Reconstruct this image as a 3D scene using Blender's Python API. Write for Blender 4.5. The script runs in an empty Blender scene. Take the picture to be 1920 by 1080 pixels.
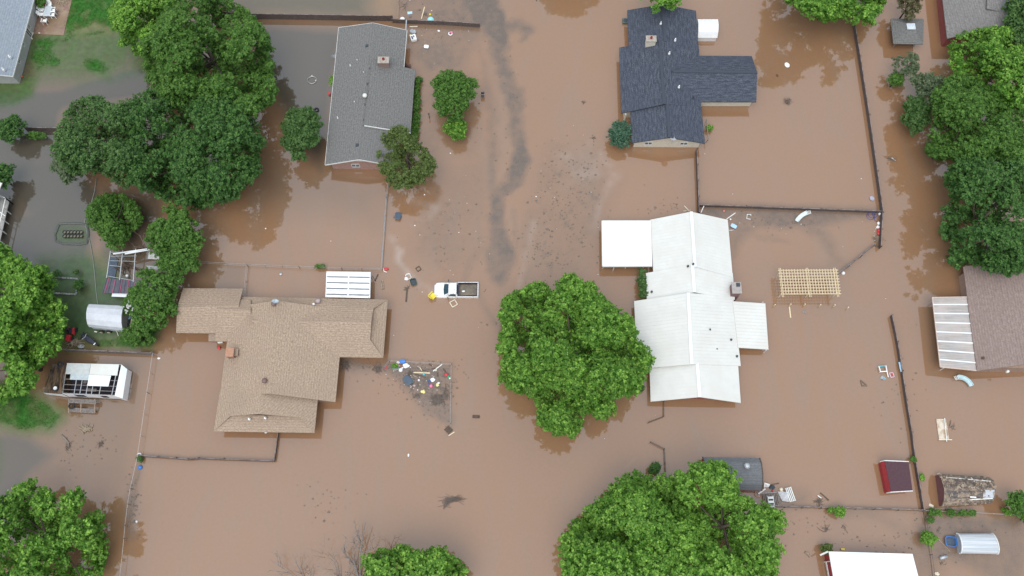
import bpy, math, random
import numpy as np
from mathutils import Vector, Matrix, noise as mnoise
random.seed(7); np.random.seed(7)
SC = bpy.context.scene
COL = SC.collection
# ---------------- camera ----------------
F, H, TH = 1660.0, 105.0, math.atan(590.0/1660.0)
cd = bpy.data.cameras.new('camera'); cam = bpy.data.objects.new('camera', cd); COL.objects.link(cam)
cd.sensor_width = 36.0; cd.lens = 36.0*F/1920.0; cd.clip_end = 6000; cd.clip_start = 1.0
cam.location = (0, 0, H); cam.rotation_euler = (TH, 0, 0)
SC.camera = cam
# ---------------- sky and sun ----------------
SUN_EL, SUN_AZ = math.radians(66), math.radians(200)
wd = bpy.data.worlds.new('World'); SC.world = wd; wd.use_nodes = True
nt = wd.node_tree; nt.nodes.clear()
wo = nt.nodes.new('ShaderNodeOutputWorld'); bg = nt.nodes.new('ShaderNodeBackground')
sky = nt.nodes.new('ShaderNodeTexSky'); sky.sky_type = 'NISHITA'; sky.sun_disc = False
sky.sun_elevation = SUN_EL; sky.sun_rotation = SUN_AZ; sky.dust_density = 3.0; sky.air_density = 1.0
hs = nt.nodes.new('ShaderNodeHueSaturation'); hs.inputs['Saturation'].default_value = 0.25
# a soft overcast layer: brighter towards the zenith, faint cloud structure
tc = nt.nodes.new('ShaderNodeTexCoord'); sx = nt.nodes.new('ShaderNodeSeparateXYZ')
nz = nt.nodes.new('ShaderNodeTexNoise'); nz.inputs['Scale'].default_value = 2.2; nz.inputs['Detail'].default_value = 4
mr = nt.nodes.new('ShaderNodeMapRange'); mr.inputs['From Min'].default_value = 0.0; mr.inputs['From Max'].default_value = 1.0
mr.inputs['To Min'].default_value = 5.5; mr.inputs['To Max'].default_value = 13.0
ma = nt.nodes.new('ShaderNodeMapRange'); ma.inputs['From Min'].default_value = 0.3; ma.inputs['From Max'].default_value = 0.7
ma.inputs['To Min'].default_value = 0.88; ma.inputs['To Max'].default_value = 1.1
mm = nt.nodes.new('ShaderNodeMath'); mm.operation = 'MULTIPLY'
cc = nt.nodes.new('ShaderNodeVectorMath'); cc.operation = 'SCALE'; cc.inputs[0].default_value = (0.89, 1.0, 1.13)
mx = nt.nodes.new('ShaderNodeMix'); mx.data_type = 'RGBA'; mx.inputs['Factor'].default_value = 0.85
L = nt.links.new
L(tc.outputs['Generated'], sx.inputs[0]); L(tc.outputs['Generated'], nz.inputs['Vector'])
L(sx.outputs['Z'], mr.inputs['Value']); L(nz.outputs['Fac'], ma.inputs['Value'])
L(mr.outputs[0], mm.inputs[0]); L(ma.outputs[0], mm.inputs[1]); L(mm.outputs[0], cc.inputs['Scale'])
L(sky.outputs[0], hs.inputs['Color']); L(hs.outputs[0], mx.inputs['A']); L(cc.outputs[0], mx.inputs['B'])
L(mx.outputs['Result'], bg.inputs['Color']); bg.inputs['Strength'].default_value = 0.072
L(bg.outputs[0], wo.inputs[0])
sd = bpy.data.lights.new('sun', 'SUN'); sd.energy = 1.25; sd.angle = math.radians(42); sd.color = (1.0, 0.96, 0.9)
so = bpy.data.objects.new('sun', sd); COL.objects.link(so)
sv = Vector((math.sin(SUN_AZ)*math.cos(SUN_EL), math.cos(SUN_AZ)*math.cos(SUN_EL), math.sin(SUN_EL)))
so.rotation_euler = sv.to_track_quat('Z', 'Y').to_euler()
vs = SC.view_settings; vs.view_transform = 'Standard'; vs.look = 'None'; vs.exposure = 0.6; vs.gamma = 1.0
vs.use_curve_mapping = False

# ---------------- helpers ----------------
CT, ST = math.cos(TH), math.sin(TH)
def P(px, py, h=0.0):
    a, b = (px-960)/F, (540-py)/F
    y, z = b*CT+ST, b*ST-CT
    t = (H-h)/(-z)
    return Vector((a*t, y*t, h))
def PIX(X, Y, Z=0.0):      # numpy friendly projection, used for laying out the silt on the water
    dz = Z-H
    cy = Y*CT+dz*ST; cz = -Y*ST+dz*CT
    return 960+F*X/(-cz), 540-F*cy/(-cz)
def mpp(px, py, h=0.0):    # metres per pixel
    return (P(px+1, py, h)-P(px, py, h)).length
BASE = {}
def tag(o, label=None, cat=None, group=None, kind=None):
    if label: o['label'] = label
    if cat: o['category'] = cat
    if group: o['group'] = group
    if kind: o['kind'] = kind
    return o
def thing(name, label, cat, loc, group=None):
    o = bpy.data.objects.new(name, None); COL.objects.link(o); o.location = loc
    o.empty_display_size = 0.3
    BASE[o.name] = Vector(loc)
    return tag(o, label, cat, group)
def copy_tree(o, parent=None):
    c = o.copy(); COL.objects.link(c)
    if parent: c.parent = parent
    for ch in list(o.children): copy_tree(ch, c)
    return c
class MB:
    def __init__(s): s.v = []; s.f = []; s.uv = []
    def poly(s, pts, uv=None):
        i = len(s.v); s.v += [Vector(p) for p in pts]; s.f.append(list(range(i, i+len(pts)))); s.uv.append(uv)
    def mesh(s, vs, fs):
        i = len(s.v); s.v += [Vector(p) for p in vs]
        for f in fs: s.f.append([i+k for k in f]); s.uv.append(None)
        return s
    def box(s, c, size, rz=0.0, rot=None):
        x, y, z = [k/2 for k in size]; m = rot or Matrix.Rotation(rz, 3, 'Z'); c = Vector(c)
        vs = [c+m@Vector(p) for p in [(-x,-y,-z),(x,-y,-z),(x,y,-z),(-x,y,-z),(-x,-y,z),(x,-y,z),(x,y,z),(-x,y,z)]]
        return s.mesh(vs, [(3,2,1,0),(4,5,6,7),(0,1,5,4),(1,2,6,5),(2,3,7,6),(3,0,4,7)])
    def beam(s, a, b, w, h):
        a, b = Vector(a), Vector(b); d = (b-a); l = d.length
        if l < 1e-6: return s
        d.normalize(); up = Vector((0,0,1))
        if abs(d.z) > .95: up = Vector((1,0,0))
        sx_ = d.cross(up).normalized(); u = sx_.cross(d)
        m = Matrix((d, sx_, u)).transposed()
        return s.box((a+b)/2, (l, w, h), rot=m)
    def tube(s, pts, r, n=6, caps=True):
        pts = [Vector(p) for p in pts]; rs = r if isinstance(r, (list, tuple)) else [r]*len(pts)
        i0 = len(s.v); prev = None
        for k, p in enumerate(pts):
            d = (pts[min(k+1, len(pts)-1)]-pts[max(k-1, 0)]).normalized()
            a = prev if prev is not None else (Vector((0,0,1)) if abs(d.z) < .9 else Vector((1,0,0)))
            x = (a-d*a.dot(d)).normalized(); prev = x; y = d.cross(x)
            for j in range(n):
                t = 2*math.pi*j/n; s.v.append(p+(x*math.cos(t)+y*math.sin(t))*rs[k])
        for k in range(len(pts)-1):
            for j in range(n):
                a = i0+k*n+j; b = i0+k*n+(j+1)%n
                s.f.append([a, b, b+n, a+n]); s.uv.append(None)
        if caps:
            s.f.append([i0+j for j in range(n)][::-1]); s.uv.append(None)
            e = i0+(len(pts)-1)*n; s.f.append([e+j for j in range(n)]); s.uv.append(None)
        return s
    def lathe(s, c, prof, n=16, rot=None, sc=(1,1,1)):   # prof: (r, z)
        c = Vector(c); i0 = len(s.v); m = rot or Matrix.Identity(3)
        for r, z in prof:
            for j in range(n):
                t = 2*math.pi*j/n; s.v.append(c+m@Vector((r*math.cos(t)*sc[0], r*math.sin(t)*sc[1], z*sc[2])))
        for k in range(len(prof)-1):
            for j in range(n):
                a = i0+k*n+j; b = i0+k*n+(j+1)%n
                s.f.append([a, b, b+n, a+n]); s.uv.append(None)
        if prof[0][0] > 1e-3: s.f.append([i0+j for j in range(n)][::-1]); s.uv.append(None)
        if prof[-1][0] > 1e-3:
            e = i0+(len(prof)-1)*n; s.f.append([e+j for j in range(n)]); s.uv.append(None)
        return s
    def ball(s, c, r, sc=(1,1,1), n=12):
        return s.lathe(c, [(max(1e-4, r*math.sin(math.pi*k/8)), -r*math.cos(math.pi*k/8)) for k in range(9)], n, sc=sc)
    def prism(s, outline, z0, z1, bev=0.0):
        n = len(outline); cx = sum(p[0] for p in outline)/n; cy = sum(p[1] for p in outline)/n
        rings = [(z0, 0), (z1-bev, 0)] + ([(z1, bev)] if bev else [])
        if not bev: rings = [(z0,0),(z1,0)]
        i0 = len(s.v)
        for z, b in rings:
            for x, y in outline:
                d = math.hypot(x-cx, y-cy) or 1; k = 1-b/d
                s.v.append(Vector((cx+(x-cx)*k, cy+(y-cy)*k, z)))
        for q in range(len(rings)-1):
            for j in range(n):
                a = i0+q*n+j; b2 = i0+q*n+(j+1)%n; s.f.append([a, b2, b2+n, a+n]); s.uv.append(None)
        s.f.append([i0+j for j in range(n)][::-1]); s.uv.append(None)
        e = i0+(len(rings)-1)*n; s.f.append([e+j for j in range(n)]); s.uv.append(None)
        return s
    def xf(s, m):
        s.v = [m@p for p in s.v]; return s
    def build(s, name, mat, parent=None, smooth=False, origin=None):
        if parent is not None: b = BASE[parent.name]
        elif origin is not None: b = Vector(origin)
        else:
            n = len(s.v); b = Vector((sum(p.x for p in s.v)/n, sum(p.y for p in s.v)/n, min(p.z for p in s.v)))
        me = bpy.data.meshes.new(name); me.from_pydata([p-b for p in s.v], [], s.f)
        if any(u is not None for u in s.uv):
            ul = me.uv_layers.new(name='UVMap'); k = 0
            for f, u in zip(s.f, s.uv):
                for j in range(len(f)):
                    ul.data[k].uv = u[j] if u is not None else (0, 0); k += 1
        me.materials.append(mat)
        if smooth:
            me.polygons.foreach_set('use_smooth', [True]*len(me.polygons))
        me.update()
        o = bpy.data.objects.new(name, me); COL.objects.link(o)
        if parent is not None: o.parent = parent
        else: o.location = b
        BASE[o.name] = b
        return o
def planeuv(pts):
    n = (pts[1]-pts[0]).cross(pts[2]-pts[0])
    if n.z < 0: n = -n
    n.normalize(); u = Vector((0,0,1)).cross(n)
    if u.length < .05: u = Vector((1,0,0))
    u.normalize(); v = n.cross(u)
    return [(p.dot(u), p.dot(v)) for p in pts]
def roof_mb(planes, th=0.14):
    mb = MB(); edges = {}
    key = lambda p: (round(p.x, 2), round(p.y, 2), round(p.z, 2))
    for pl in planes:
        pl = [Vector(p) for p in pl]
        n = Vector((0,0,0))
        for i in range(len(pl)): n += pl[i].cross(pl[(i+1) % len(pl)])
        if n.z < 0: pl = pl[::-1]
        mb.poly(pl, planeuv(pl)); d = Vector((0,0,th))
        mb.poly([p-d for p in pl][::-1])
        for i in range(len(pl)):
            a, b = pl[i], pl[(i+1) % len(pl)]
            edges.setdefault(frozenset((key(a), key(b))), []).append((a, b))
    for e in edges.values():
        if len(e) == 1:
            a, b = e[0]; d = Vector((0,0,th)); mb.poly([b, a, a-d, b-d])
    return mb
# ---------------- materials ----------------
MATS = {}
def new_mat(name):
    m = bpy.data.materials.new(name); m.use_nodes = True; nt = m.node_tree
    return m, nt, nt.nodes['Principled BSDF']
def M(name, col=None, rough=.7, col2=None, scale=3.0, bump=0.0, metal=0.0, spec=.5, stretch=None, contrast=(.35,.65), uv=False, detail=4, bscale=None, col3=None):
    if name in MATS: return MATS[name]
    m, nt, bs = new_mat(name); N = nt.nodes.new; L = nt.links.new
    if col2 is None: col2 = tuple(c*.78 for c in col)
    t = N('ShaderNodeTexCoord'); mp = N('ShaderNodeMapping'); L(t.outputs['UV' if uv else 'Object'], mp.inputs[0])
    if stretch: mp.inputs['Scale'].default_value = stretch
    nz = N('ShaderNodeTexNoise'); nz.inputs['Scale'].default_value = scale; nz.inputs['Detail'].default_value = detail; nz.inputs['Roughness'].default_value = .65
    L(mp.outputs[0], nz.inputs['Vector'])
    r = N('ShaderNodeMapRange'); r.inputs['From Min'].default_value = contrast[0]; r.inputs['From Max'].default_value = contrast[1]
    L(nz.outputs['Fac'], r.inputs['Value'])
    x = N('ShaderNodeMix'); x.data_type = 'RGBA'; x.inputs['A'].default_value = (*col, 1); x.inputs['B'].default_value = (*col2, 1)
    L(r.outputs[0], x.inputs['Factor']); out = x.outputs['Result']
    if col3:
        n2 = N('ShaderNodeTexNoise'); n2.inputs['Scale'].default_value = .35; n2.inputs['Detail'].default_value = 5
        L(t.outputs['Object'], n2.inputs['Vector'])
        r2 = N('ShaderNodeMapRange'); r2.inputs['From Min'].default_value = .45; r2.inputs['From Max'].default_value = .75
        L(n2.outputs['Fac'], r2.inputs['Value'])
        x2 = N('ShaderNodeMix'); x2.data_type = 'RGBA'; L(out, x2.inputs['A']); x2.inputs['B'].default_value = (*col3, 1)
        L(r2.outputs[0], x2.inputs['Factor']); out = x2.outputs['Result']
    L(out, bs.inputs['Base Color'])
    bs.inputs['Roughness'].default_value = rough; bs.inputs['Metallic'].default_value = metal
    bs.inputs['Specular IOR Level'].default_value = spec
    if bump:
        b = N('ShaderNodeBump'); b.inputs['Strength'].default_value = bump; b.inputs['Distance'].default_value = .05
        L(nz.outputs['Fac'], b.inputs['Height']); L(b.outputs[0], bs.inputs['Normal'])
    MATS[name] = m; return m
def shingle(name, dark, light, u=1.6, v=6.5, con=(.38,.62), wear=None):
    if name in MATS: return MATS[name]
    m, nt, bs = new_mat(name); N = nt.nodes.new; L = nt.links.new
    t = N('ShaderNodeTexCoord')
    mp = N('ShaderNodeMapping'); mp.inputs['Scale'].default_value = (u, v, 1); L(t.outputs['UV'], mp.inputs[0])
    nz = N('ShaderNodeTexNoise'); nz.inputs['Scale'].default_value = 1.0; nz.inputs['Detail'].default_value = 3; L(mp.outputs[0], nz.inputs['Vector'])
    n3 = N('ShaderNodeTexNoise'); n3.inputs['Scale'].default_value = 7.0; n3.inputs['Detail'].default_value = 2; L(t.outputs['UV'], n3.inputs['Vector'])
    ad = N('ShaderNodeMath'); ad.operation = 'ADD'; L(nz.outputs['Fac'], ad.inputs[0]); L(n3.outputs['Fac'], ad.inputs[1])
    hf = N('ShaderNodeMath'); hf.operation = 'MULTIPLY'; hf.inputs[1].default_value = .5; L(ad.outputs[0], hf.inputs[0])
    r = N('ShaderNodeMapRange'); r.inputs['From Min'].default_value = con[0]; r.inputs['From Max'].default_value = con[1]; L(hf.outputs[0], r.inputs['Value'])
    x = N('ShaderNodeMix'); x.data_type = 'RGBA'; x.inputs['A'].default_value = (*dark, 1); x.inputs['B'].default_value = (*light, 1); L(r.outputs[0], x.inputs['Factor'])
    n2 = N('ShaderNodeTexNoise'); n2.inputs['Scale'].default_value = .3; n2.inputs['Detail'].default_value = 4; L(t.outputs['Object'], n2.inputs['Vector'])
    r2 = N('ShaderNodeMapRange'); r2.inputs['From Min'].default_value = .35; r2.inputs['From Max'].default_value = .75; r2.inputs['To Max'].default_value = .5; L(n2.outputs['Fac'], r2.inputs['Value'])
    x2 = N('ShaderNodeMix'); x2.data_type = 'RGBA'; L(x.outputs['Result'], x2.inputs['A']); w = wear or tuple(c*.7 for c in light); x2.inputs['B'].default_value = (*w, 1); L(r2.outputs[0], x2.inputs['Factor'])
    # course lines
    wv = N('ShaderNodeTexWave'); wv.wave_type = 'BANDS'; wv.bands_direction = 'Y'; wv.inputs['Scale'].default_value = 1.05; wv.inputs['Distortion'].default_value = .6; wv.inputs['Detail'].default_value = 1
    L(t.outputs['UV'], wv.inputs['Vector'])
    r3 = N('ShaderNodeMapRange'); r3.inputs['From Max'].default_value = .35; r3.inputs['To Min'].default_value = .86; r3.inputs['To Max'].default_value = 1.0; L(wv.outputs['Fac'], r3.inputs['Value'])
    sc = N('ShaderNodeVectorMath'); sc.operation = 'SCALE'; L(x2.outputs['Result'], sc.inputs[0]); L(r3.outputs[0], sc.inputs['Scale'])
    L(sc.outputs[0], bs.inputs['Base Color']); bs.inputs['Roughness'].default_value = .9; bs.inputs['Specular IOR Level'].default_value = .25
    b = N('ShaderNodeBump'); b.inputs['Strength'].default_value = .5; b.inputs['Distance'].default_value = .03; L(nz.outputs['Fac'], b.inputs['Height']); L(b.outputs[0], bs.inputs['Normal'])
    MATS[name] = m; return m
def brick_mat(name, c1, c2, mortar):
    if name in MATS: return MATS[name]
    m, nt, bs = new_mat(name); N = nt.nodes.new; L = nt.links.new
    t = N('ShaderNodeTexCoord'); sx = N('ShaderNodeSeparateXYZ'); L(t.outputs['Object'], sx.inputs[0])
    ad = N('ShaderNodeMath'); ad.operation = 'ADD'; L(sx.outputs['X'], ad.inputs[0]); L(sx.outputs['Y'], ad.inputs[1])
    cb = N('ShaderNodeCombineXYZ'); L(ad.outputs[0], cb.inputs['X']); L(sx.outputs['Z'], cb.inputs['Y'])
    br = N('ShaderNodeTexBrick'); br.inputs['Scale'].default_value = 1; br.inputs['Brick Width'].default_value = .25; br.inputs['Row Height'].default_value = .09
    br.inputs['Mortar Size'].default_value = .008
    br.inputs['Color1'].default_value = (*c1, 1); br.inputs['Color2'].default_value = (*c2, 1); br.inputs['Mortar'].default_value = (*mortar, 1)
    L(cb.outputs[0], br.inputs['Vector']); L(br.outputs['Color'], bs.inputs['Base Color']); bs.inputs['Roughness'].default_value = .9
    MATS[name] = m; return m
def leaf_mat(name, trans=.25, rough=.55):
    if name in MATS: return MATS[name]
    m, nt, bs = new_mat(name); N = nt.nodes.new; L = nt.links.new
    a = N('ShaderNodeAttribute'); a.attribute_name = 'leaf_tint'
    L(a.outputs['Color'], bs.inputs['Base Color']); bs.inputs['Roughness'].default_value = rough; bs.inputs['Specular IOR Level'].default_value = .35
    tr = N('ShaderNodeBsdfTranslucent'); L(a.outputs['Color'], tr.inputs['Color'])
    mx = N('ShaderNodeMixShader'); mx.inputs[0].default_value = trans; L(bs.outputs[0], mx.inputs[1]); L(tr.outputs[0], mx.inputs[2])
    L(mx.outputs[0], nt.nodes['Material Output'].inputs['Surface'])
    MATS[name] = m; return m

white_metal = M('white_metal', (.655,.65,.615), .5, (.61,.605,.575), .8, spec=.3, col3=(.60,.585,.54))
white_rib = M('white_rib', (.645,.64,.605), .5, (.60,.595,.565), 1.5, spec=.3)
bright_white = M('bright_white', (.76,.79,.80), .5, (.72,.75,.76), 1.0)
white_paint = M('white_paint', (.78,.78,.76), .6, (.6,.6,.57), 4)
cream_siding = M('cream_siding', (.68,.63,.52), .7, (.58,.53,.43), 3)
grey_siding = M('grey_siding', (.42,.42,.40), .7, (.34,.34,.33), 3)
tan_shingle = shingle('tan_shingle', (.255,.182,.132), (.465,.355,.265), 3.2, 5.6, (.36,.64), (.30,.222,.168))
grey_shingle = shingle('grey_shingle', (.115,.112,.108), (.215,.210,.203), 3.4, 5.2, (.38,.62), (.17,.165,.16))
slate_shingle = shingle('slate_shingle', (.040,.046,.063), (.120,.133,.164), 1.1, 4.2, (.42,.66), (.06,.07,.10))
blue_shingle = shingle('blue_grey_shingle', (.20,.232,.268), (.32,.355,.40), 2.5, 3.5, (.36,.64))
rose_shingle = shingle('rosy_brown_shingle', (.205,.152,.136), (.325,.245,.218), 2.2, 3.2, (.36,.64))
dark_shingle = shingle('dark_shingle', (.13,.135,.145), (.20,.205,.215), 3.0, 5.)
worn_shingle = M('worn_shingle', (.34,.255,.185), .95, (.14,.108,.085), 2.6, bump=.6, contrast=(.4,.6), detail=8, col3=(.09,.08,.075))
pink_brick = brick_mat('pink_brick', (.42,.22,.17), (.30,.15,.12), (.45,.40,.36))
red_brick = brick_mat('red_brick', (.30,.055,.05), (.24,.05,.045), (.3,.15,.13))
old_brick = brick_mat('old_brick', (.28,.17,.14), (.22,.12,.10), (.34,.30,.27))
concrete = M('concrete', (.42,.38,.33), .85, (.28,.24,.20), 3)
glass = M('window_glass', (.05,.07,.09), .12, (.03,.045,.06), 2, spec=.8)
dark_hole = M('dark_interior', (.02,.018,.03), .9, (.035,.03,.04), 3)
fence_dark = M('weathered_dark_wood', (.075,.055,.05), .9, (.14,.11,.10), 5, detail=6)
fence_grey = M('weathered_grey_wood', (.25,.22,.20), .9, (.13,.11,.10), 5, detail=6)
wood_pale = M('pale_lumber', (.76,.64,.44), .75, (.62,.50,.32), 5)
wood_old = M('old_wood', (.36,.27,.20), .85, (.22,.16,.12), 5)
wood_brown = M('brown_wood', (.13,.085,.06), .9, (.07,.05,.04), 5)
bark = M('bark', (.10,.075,.055), .95, (.05,.04,.03), 4)
dead_bark = M('dead_grey_bark', (.27,.24,.22), .95, (.18,.155,.14), 4)
galv = M('galvanised_steel', (.50,.52,.54), .4, (.38,.40,.42), 4, metal=.5)
wire_grey = M('wire_grey', (.42,.38,.36), .6, (.30,.27,.25), 4)
red_plastic = M('red_plastic', (.62,.04,.05), .4, (.5,.03,.04), 4)
pink_plastic = M('pink_plastic', (.80,.22,.36), .4, (.7,.18,.3), 4)
blue_plastic = M('blue_plastic', (.05,.22,.62), .4, (.04,.16,.5), 4)
lblue_plastic = M('light_blue_plastic', (.42,.62,.80), .4, (.35,.55,.72), 4)
teal_plastic = M('teal_plastic', (.10,.50,.58), .4, (.08,.4,.5), 4)
yellow_plastic = M('yellow_plastic', (.85,.68,.05), .4, (.75,.6,.04), 4)
pyellow_plastic = M('pale_yellow_plastic', (.80,.72,.30), .5, (.7,.62,.25), 4)
orange_plastic = M('orange_plastic', (.70,.18,.06), .4, (.6,.15,.05), 4)
green_plastic = M('green_plastic', (.03,.38,.18), .4, (.02,.3,.14), 4)
dark_plastic = M('dark_plastic', (.045,.06,.07), .45, (.03,.04,.05), 4)
slate_plastic = M('slate_blue_plastic', (.07,.10,.14), .45, (.05,.07,.10), 4)
black_rubber = M('black_rubber', (.015,.015,.018), .7, (.03,.03,.033), 6)
white_plastic = M('white_plastic', (.86,.86,.86), .4, (.78,.77,.75), 4)
barn_red = M('barn_red_paint', (.40,.035,.045), .65, (.30,.03,.035), 3)
maroon_roof = M('maroon_shingle', (.105,.055,.065), .9, (.075,.042,.05), 5, contrast=(.3,.7), detail=8, spec=.2)
terracotta = M('terracotta', (.45,.24,.15), .8, (.35,.18,.12), 4)
aqua_plastic = M('aqua_plastic', (.30,.72,.75), .4, (.26,.65,.68), 4)
ivory = M('ivory_plastic', (.74,.66,.50), .5, (.62,.54,.42), 3)
mud_wood = M('muddy_brush', (.12,.095,.08), .95, (.19,.15,.125), 6)
rust_metal = M('rusted_metal', (.17,.10,.05), .7, (.035,.022,.018), 1.5, stretch=(3,.5,1), contrast=(.42,.58), detail=6, col3=(.30,.27,.20))
# ---------------- water, ground, lawns ----------------
def poly_mask(X, Y, pts, soft):
    pts = np.array(pts, float); ins = np.zeros(X.shape, bool); d = np.full(X.shape, 1e9)
    n = len(pts)
    for i in range(n):
        x0, y0 = pts[i]; x1, y1 = pts[(i+1) % n]
        c = ((y0 > Y) != (y1 > Y)) & (X < (x1-x0)*(Y-y0)/((y1-y0) if y1 != y0 else 1e-9)+x0)
        ins ^= c
        vx, vy = x1-x0, y1-y0; t = np.clip(((X-x0)*vx+(Y-y0)*vy)/(vx*vx+vy*vy+1e-9), 0, 1)
        d = np.minimum(d, np.hypot(X-x0-t*vx, Y-y0-t*vy))
    return np.clip(.5+np.where(ins, d, -d)/(2*soft), 0, 1)
def line_mask(X, Y, pts, soft):     # pts: (x, y, halfwidth)
    r = np.zeros(X.shape)
    for i in range(len(pts)-1):
        x0, y0, w0 = pts[i]; x1, y1, w1 = pts[i+1]
        vx, vy = x1-x0, y1-y0; t = np.clip(((X-x0)*vx+(Y-y0)*vy)/(vx*vx+vy*vy+1e-9), 0, 1)
        d = np.hypot(X-x0-t*vx, Y-y0-t*vy); w = w0+(w1-w0)*t
        r = np.maximum(r, np.clip(.5+(w-d)/(2*soft), 0, 1))
    return r
def vnoise(X, Y, s, seed=0):
    rs = np.random.RandomState(seed); g = rs.rand(256, 256)
    x, y = X/s, Y/s; xi, yi = np.floor(x).astype(int), np.floor(y).astype(int); fx, fy = x-xi, y-yi
    fx, fy = fx*fx*(3-2*fx), fy*fy*(3-2*fy)
    a = g[xi % 256, yi % 256]; b = g[(xi+1) % 256, yi % 256]; c = g[xi % 256, (yi+1) % 256]; d = g[(xi+1) % 256, (yi+1) % 256]
    return (a*(1-fx)+b*fx)*(1-fy)+(c*(1-fx)+d*fx)*fy
def fbm(X, Y, s, seed=0, o=4):
    r = 0; a = 1; t = 0
    for k in range(o): r = r+a*vnoise(X, Y, s/2**k, seed+k); t += a; a *= .55
    return r/t
fx_ = np.arange(-84, 84.01, .3); fy_ = np.arange(-8, 92.01, .3)
ext = np.array([1.5, 5, 14, 35, 90, 250, 700, 2200.])
xs = np.concatenate([-84-ext[::-1], fx_, 84+ext]); ys = np.concatenate([-8-ext[::-1], fy_, 92+ext])
GX, GY = np.meshgrid(xs, ys); nxg, nyg = len(xs), len(ys)
PX, PY = PIX(GX, GY); behind = (GY < -30); PX = np.where(behind, -9999, PX); PY = np.where(behind, 9999, PY)
wob = 16*(fbm(GX, GY, 3.2, 3)-.5); wob2 = 16*(fbm(GX, GY, 3.2, 11)-.5)
QX, QY = PX+wob, PY+wob2
n1 = fbm(GX, GY, 5, 21); n2 = fbm(GX, GY, 1.4, 31); n3 = fbm(GX, GY, .7, 41, 2)
film = np.zeros(GX.shape)
def addf(m, k=1.0):
    global film
    film = np.maximum(film, m*k)
fX, fY = QX+22*(fbm(GX, GY, 2.0, 61)-.5), QY+22*(fbm(GX, GY, 2.0, 71)-.5)
# long silt streak down the street
addf(line_mask(fX, fY, [(880,-40,44),(912,20,32),(935,70,17),(936,110,11),(942,140,12),(962,175,15),(968,215,13),(972,265,15),(974,305,16),(955,340,13),(932,370,14),(926,400,15),(934,450,20),(937,500,23),(938,522,15)], 7), 1.12)
addf(line_mask(fX, fY, [(940,45,10),(970,42,10),(990,60,8),(980,75,4)], 7), .8)
addf(line_mask(fX, fY, [(880,60,6),(905,90,5),(915,150,6),(928,210,7),(925,265,8),(918,320,9),(920,370,8)], 8), .6)
addf(line_mask(fX, fY, [(855,110,7),(885,80,6),(915,70,5)], 8), .5)
addf(line_mask(fX, fY, [(965,400,3),(968,450,4),(962,500,3)], 4), .45)
addf(poly_mask(QX, QY, [(1030,275),(1110,285),(1165,340),(1130,420),(1080,520),(985,520),(985,420),(1000,330)], 20), .36)
addf(line_mask(fX, fY, [(1030,290,6),(1008,340,8),(1000,400,9),(985,450,8),(990,520,7)], 10), .45)
addf(poly_mask(QX, QY, [(790,330),(915,300),(915,470),(850,510),(780,470)], 25), .34)
addf(line_mask(fX, fY, [(840,250,4),(800,300,5),(830,330,4)], 8), .35)
addf(line_mask(QX, QY, [(930,400,6),(910,460,8),(885,490,10),(870,520,6)], 8), .5)
addf(line_mask(QX, QY, [(905,560,4),(925,600,7),(945,630,9)], 8), .45)
addf(poly_mask(QX, QY, [(745,-30),(900,-30),(930,30),(905,70),(870,130),(800,140),(770,100),(750,40)], 14), .75)
addf(poly_mask(QX, QY, [(770,100),(870,110),(900,200),(890,300),(800,260),(785,180)], 25), .4)
addf(poly_mask(QX, QY, [(1312,380),(1652,392),(1652,412),(1590,415),(1545,425),(1480,428),(1420,430),(1390,450),(1375,480),(1366,420),(1320,400)], 9), .85)
addf(line_mask(fX, fY, [(1500,415,10),(1545,445,9),(1560,480,7),(1580,500,4)], 12), .6)
addf(line_mask(fX, fY, [(1400,445,4),(1450,450,5),(1480,455,3)], 5), .4)
addf(poly_mask(QX, QY, [(640,672),(700,686),(728,677),(846,682),(845,800),(800,775),(770,740),(735,705),(690,695),(640,690)], 9), .9)
addf(line_mask(QX, QY, [(845,780,6),(842,800,5),(838,815,3)], 5), .6)
addf(poly_mask(QX, QY, [(1730,962),(1925,968),(1925,1100),(1860,1080),(1775,1050),(1755,1100),(1740,1100),(1700,1040),(1715,990)], 14), .75)
addf(line_mask(QX, QY, [(262,870,3),(250,930,10),(245,960,9),(238,1010,6)], 8), .75)
addf(line_mask(QX, QY, [(1560,955,10),(1640,965,6),(1700,1000,9),(1715,1030,7)], 10), .4)
addf(line_mask(QX, QY, [(1440,925,22),(1500,932,18)], 12), .5)
spk = poly_mask(QX, QY, [(1040,280),(1110,290),(1150,350),(1100,440),(1050,520),(985,500),(995,400),(1010,330)], 22)
film = np.maximum(film, spk*np.clip((n3-.60)*7, 0, 1)*.8)
spk2 = poly_mask(QX, QY, [(790,330),(910,340),(920,470),(830,520),(770,470)], 25)
film = np.maximum(film, spk2*np.clip((n3-.66)*7, 0, 1)*.7)
film *= np.clip(.8+(n1-.4)*1.2, .5, 1.1)
# pale foam lines on the flood water
foam = line_mask(QX, QY, [(735,440,5),(752,470,8),(748,490,5),(770,520,5),(800,545,6),(830,560,3)], 5)*.8
foam = np.maximum(foam, line_mask(QX, QY, [(1110,270,4),(1155,330,9),(1130,380,5),(1115,430,4)], 7)*.4)
foam = np.maximum(foam, line_mask(QX, QY, [(1000,420,4),(985,470,5),(975,540,3)], 6)*.5)
foam = np.maximum(foam, poly_mask(QX, QY, [(1040,280),(1110,290),(1130,330),(1060,350)], 18)*.45)
foam = np.maximum(foam, line_mask(QX, QY, [(770,375,3),(820,390,7),(780,420,7)], 6)*.6)
foam = np.maximum(foam, line_mask(QX, QY, [(1200,850,1.5),(1150,900,2)], 2)*.3)
foam *= np.clip((n2-.3)*2.4, 0, 1)
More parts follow.
